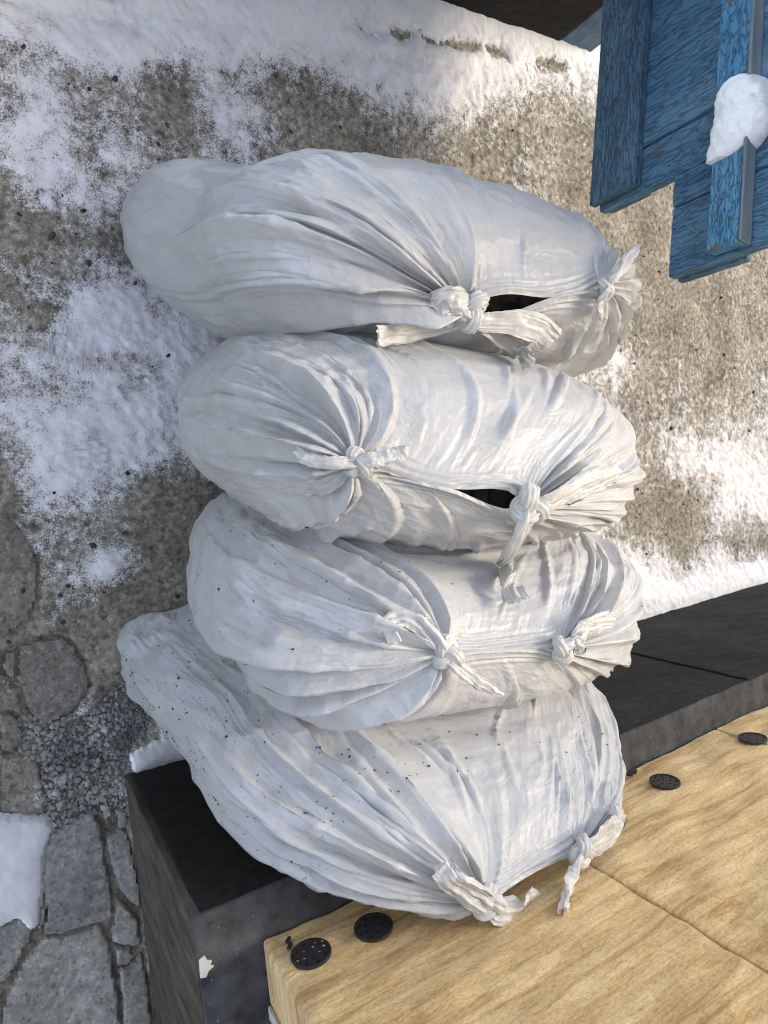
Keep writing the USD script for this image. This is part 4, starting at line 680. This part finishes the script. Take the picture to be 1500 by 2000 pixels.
def knot_mesh(center, axis, out, R, seed, r=.62):
    """an overhand knot of gathered film: a trefoil pulled tight, its strand pleated lengthwise"""
    axis = np.asarray(axis, float); axis -= (axis @ out) * out; axis /= np.linalg.norm(axis); side = np.cross(out, axis)
    s = np.linspace(0, 2 * np.pi, 150, endpoint=False); m = 44
    c = np.stack([np.sin(s) + 1.5 * np.sin(2 * s), .8 * (np.cos(s) - 1.5 * np.cos(2 * s)), -.75 * np.sin(3 * s)], 1) / 2.3 * R
    T = np.roll(c, -1, 0) - np.roll(c, 1, 0); T /= np.linalg.norm(T, axis=1)[:, None]
    ref = c / np.linalg.norm(c + 1e-9, axis=1)[:, None]; Nn = ref - (ref * T).sum(1)[:, None] * T; Nn /= np.linalg.norm(Nn, axis=1)[:, None]; Bn = np.cross(T, Nn)
    ph = np.linspace(0, 2 * np.pi, m, endpoint=False); tw = 2 * s
    rr = R * r * (1 + .10 * np.sin(9 * (ph[None] + tw[:, None] / 3)) + .07 * np.sin(5 * ph[None] + seed + 2 * s[:, None]) + .06 * np.sin(3 * s[:, None] + seed))
    rr = rr + (fbm(np.stack([np.cos(ph)[None] * 3 + 0 * s[:, None], np.sin(ph)[None] * 3 + 0 * s[:, None], np.cos(s)[:, None] * 4 + 0 * ph[None]], -1), 3, seed) - .5) * R * .25
    L = c[:, None] + rr[..., None] * (np.cos(ph)[None, :, None] * Nn[:, None] + np.sin(ph)[None, :, None] * Bn[:, None])
    L = L.reshape(-1, 3); V = center + L[:, :1] * axis + L[:, 1:2] * side + L[:, 2:] * out * .9
    i, j = np.meshgrid(np.arange(150), np.arange(m), indexing='ij'); i, j = i.ravel(), j.ravel(); k, l = (i + 1) % 150, (j + 1) % m
    F = np.vstack([np.stack([i * m + j, k * m + j, k * m + l], 1), np.stack([i * m + j, k * m + l, i * m + l], 1)])
    return V, F, np.stack([np.repeat(s * R, m), np.tile(ph * R * r, 150), np.zeros(150 * m)], 1)
LABELS = {1: 'leftmost white plastic rubbish bag, nearest the blue gate, black tyre tread showing between its knots',
          2: 'white rubbish bag second from the gate, with a big round knot and long tail',
          3: 'white plastic rubbish bag third from the gate, both knots tied along a closed mouth',
          4: 'soil-speckled white plastic rubbish bag wedged against the black plinth, its knots touching the tan wall'}
TAILW = {'1A': [(.02, .034, .036, .030), (.02, .034, .050, .044), (.014, .022, .030, .024), (.02, .045, .050)], '1B': [(.012, .022, .026, .006), (.014, .024, .022)],
         '2A': [(.012, .018, .020, .012), (.012, .022, .022, .016)], '2B': [(.024, .042, .044, .040), (.022, .040, .040, .032, .040)],
         '3A': [(.018, .028, .028, .026, .020), (.014, .024, .022, .008)], '3B': [(.014, .026, .040, .030), (.016, .024, .018)],
         '4A': [(.022, .036, .040, .034), (.022, .040, .042, .030)], '4B': [(.02, .048, .056, .040), (.018, .024, .026, .018)]}
KSIZE = {'1A': .021, '1B': .015, '2A': .0145, '2B': .022, '3A': .018, '3B': .017, '4A': .018, '4B': .018}
KAXIS = {'1A': (.9, -.2, -.3), '1B': (1, .2, 0), '2A': (.8, .5, .2), '2B': (.6, .5, 0), '3A': (.7, .5, 0), '3B': (.2, 1, 0), '4A': (.5, .3, .3), '4B': (.5, .4, .3)}
for k in (1, 2, 3, 4):
    bag = thing('rubbish_bag', LABELS[k], 'rubbish bag', group='white rubbish bags standing in a row')
    V, F, cl = finish(k, SHAPES[k], 2.0, 1.1)
    put('film', trimesh.Trimesh(V, F, process=False), M_film[k in (3, 4)], bag, smooth=True, prims={'cloth': cl})
    cen = np.array([BODIES[k].p[0] + .3 * BODIES[k].p[2], BODIES[k].p[1] + .3 * BODIES[k].p[3], .40])
    for e in 'AB':
        K, tails = KNOTS[f'{k}{e}']; K = np.array(K); out = K - cen; out /= np.linalg.norm(out)
        R = KSIZE[f'{k}{e}']; kv, kf, kc = knot_mesh(K + out * R * .35, KAXIS[f'{k}{e}'], out, R, 10 * k + ord(e))
        kn = put('knot', trimesh.Trimesh(kv, kf, process=False), M_tie, bag, smooth=True, prims={'cloth': kc})
        for q, pts in enumerate(tails):
            pts = np.array([K + out * R * .3] + [np.array(p) + out * .013 for p in pts])
            tv, tf, tc = tail(pts, TAILW[f'{k}{e}'][q], 100 * k + 10 * ord(e) + q, cen)
            put('tail', trimesh.Trimesh(tv, tf, process=False), M_tie, kn, smooth=True, prims={'cloth': tc})
    if k in (3, 4):
        rg = np.random.RandomState(300 + k); n = normals_of(V, F)
        okv = np.where((n[:, 2] > -.3) & (V[:, 2] > .12) & (V[:, 2] < .66))[0]
        dens = fbm(V[okv] * np.array([5, 5, 5]), 3, 500 + k) ** 4 * (np.clip(1.2 - (V[okv, 1] - .3) / .6, .1, 1)) * (.25 if k == 3 else 1)
        pick = okv[rg.choice(len(okv), 760 if k == 4 else 170, replace=False, p=dens / dens.sum())]
        ico = trimesh.creation.icosphere(0); V0 = np.array(ico.vertices); R = .0004 + .0009 * rg.uniform(0, 1, len(pick)) ** 3
        sv = V0[None] * rg.uniform(.6, 1.5, (len(pick), len(V0), 1)) * R[:, None, None] * rg.uniform(.6, 2.2, (len(pick), 1, 3)) + V[pick][:, None] + n[pick][:, None] * .0004
        sf = (np.array(ico.faces)[None] + (np.arange(len(pick)) * len(V0))[:, None, None]).reshape(-1, 3)
        put('soil_specks', trimesh.Trimesh(sv.reshape(-1, 3), sf, process=False), M_soil, bag, smooth=False, kind='stuff')
# what is inside, seen through the open mouths: a tyre standing in each bag, its tread uppermost
for k, (x, y, zc_, R, hw, lab) in {1: (-.435, .775, .33, .338, .115, 'black tyre with ribbed tread seen through the open mouth of the leftmost bag'), 2: (-.150, .72, .355, .350, .135, 'black tyre seen through the slit beside the big round knot of the second bag')}.items():
    nu, nv = 420, 72; th = 2 * np.pi * np.arange(nu) / nu; w = np.linspace(-1, 1, nv); TH, W = np.meshgrid(th, w, indexing='ij')
    rad = R * (1 - .30 * np.abs(W) ** 5) ; tread = np.abs(W) < .86
    groove = (np.abs(((W + .86) / .344) % 1 - .5) > .40) | (np.abs((TH * 64 / (2 * np.pi) + .35 * np.sign(np.sin(np.pi * (W + .86) / .344))) % 1 - .5) > .41)
    rad = rad - .009 * (tread & groove)
    v = np.stack([x + hw * np.sign(W) * np.abs(W) ** 1.0 + BODIES[k].p[2] * rad * np.cos(TH), y + rad * np.sin(TH), zc_ + rad * np.cos(TH)], -1).reshape(-1, 3)
    B_ = BODIES[k]; xl, yl, zl, c_ = B_.local(v.T); q_ = (np.abs(xl) ** NEXP + np.abs(yl) ** NEXP + np.abs(zl) ** NEXP) ** (1 / NEXP)
    f_ = np.where(v[:, 2] > .3, np.minimum(1, .945 / q_), np.minimum(1, .93 / q_)); z2 = zl * f_ * c_
    dep = (np.clip(tread & groove, 0, 1) * .009).reshape(-1); out_ = np.stack([B_.p[0] + B_.p[2] * z2 + xl * f_ * B_.p[4], B_.p[1] + B_.p[3] * z2 + yl * f_ * B_.p[5], ZC + z2], 1)
    out_[:, 2] -= np.where(f_ < 1, dep, 0); out_[:, 2] = np.maximum(out_[:, 2], .01)
    put('tyre', trimesh.Trimesh(out_, grid_faces(nu, nv, True), process=False), M_rubble, smooth=25, label=lab, cat='tyre')
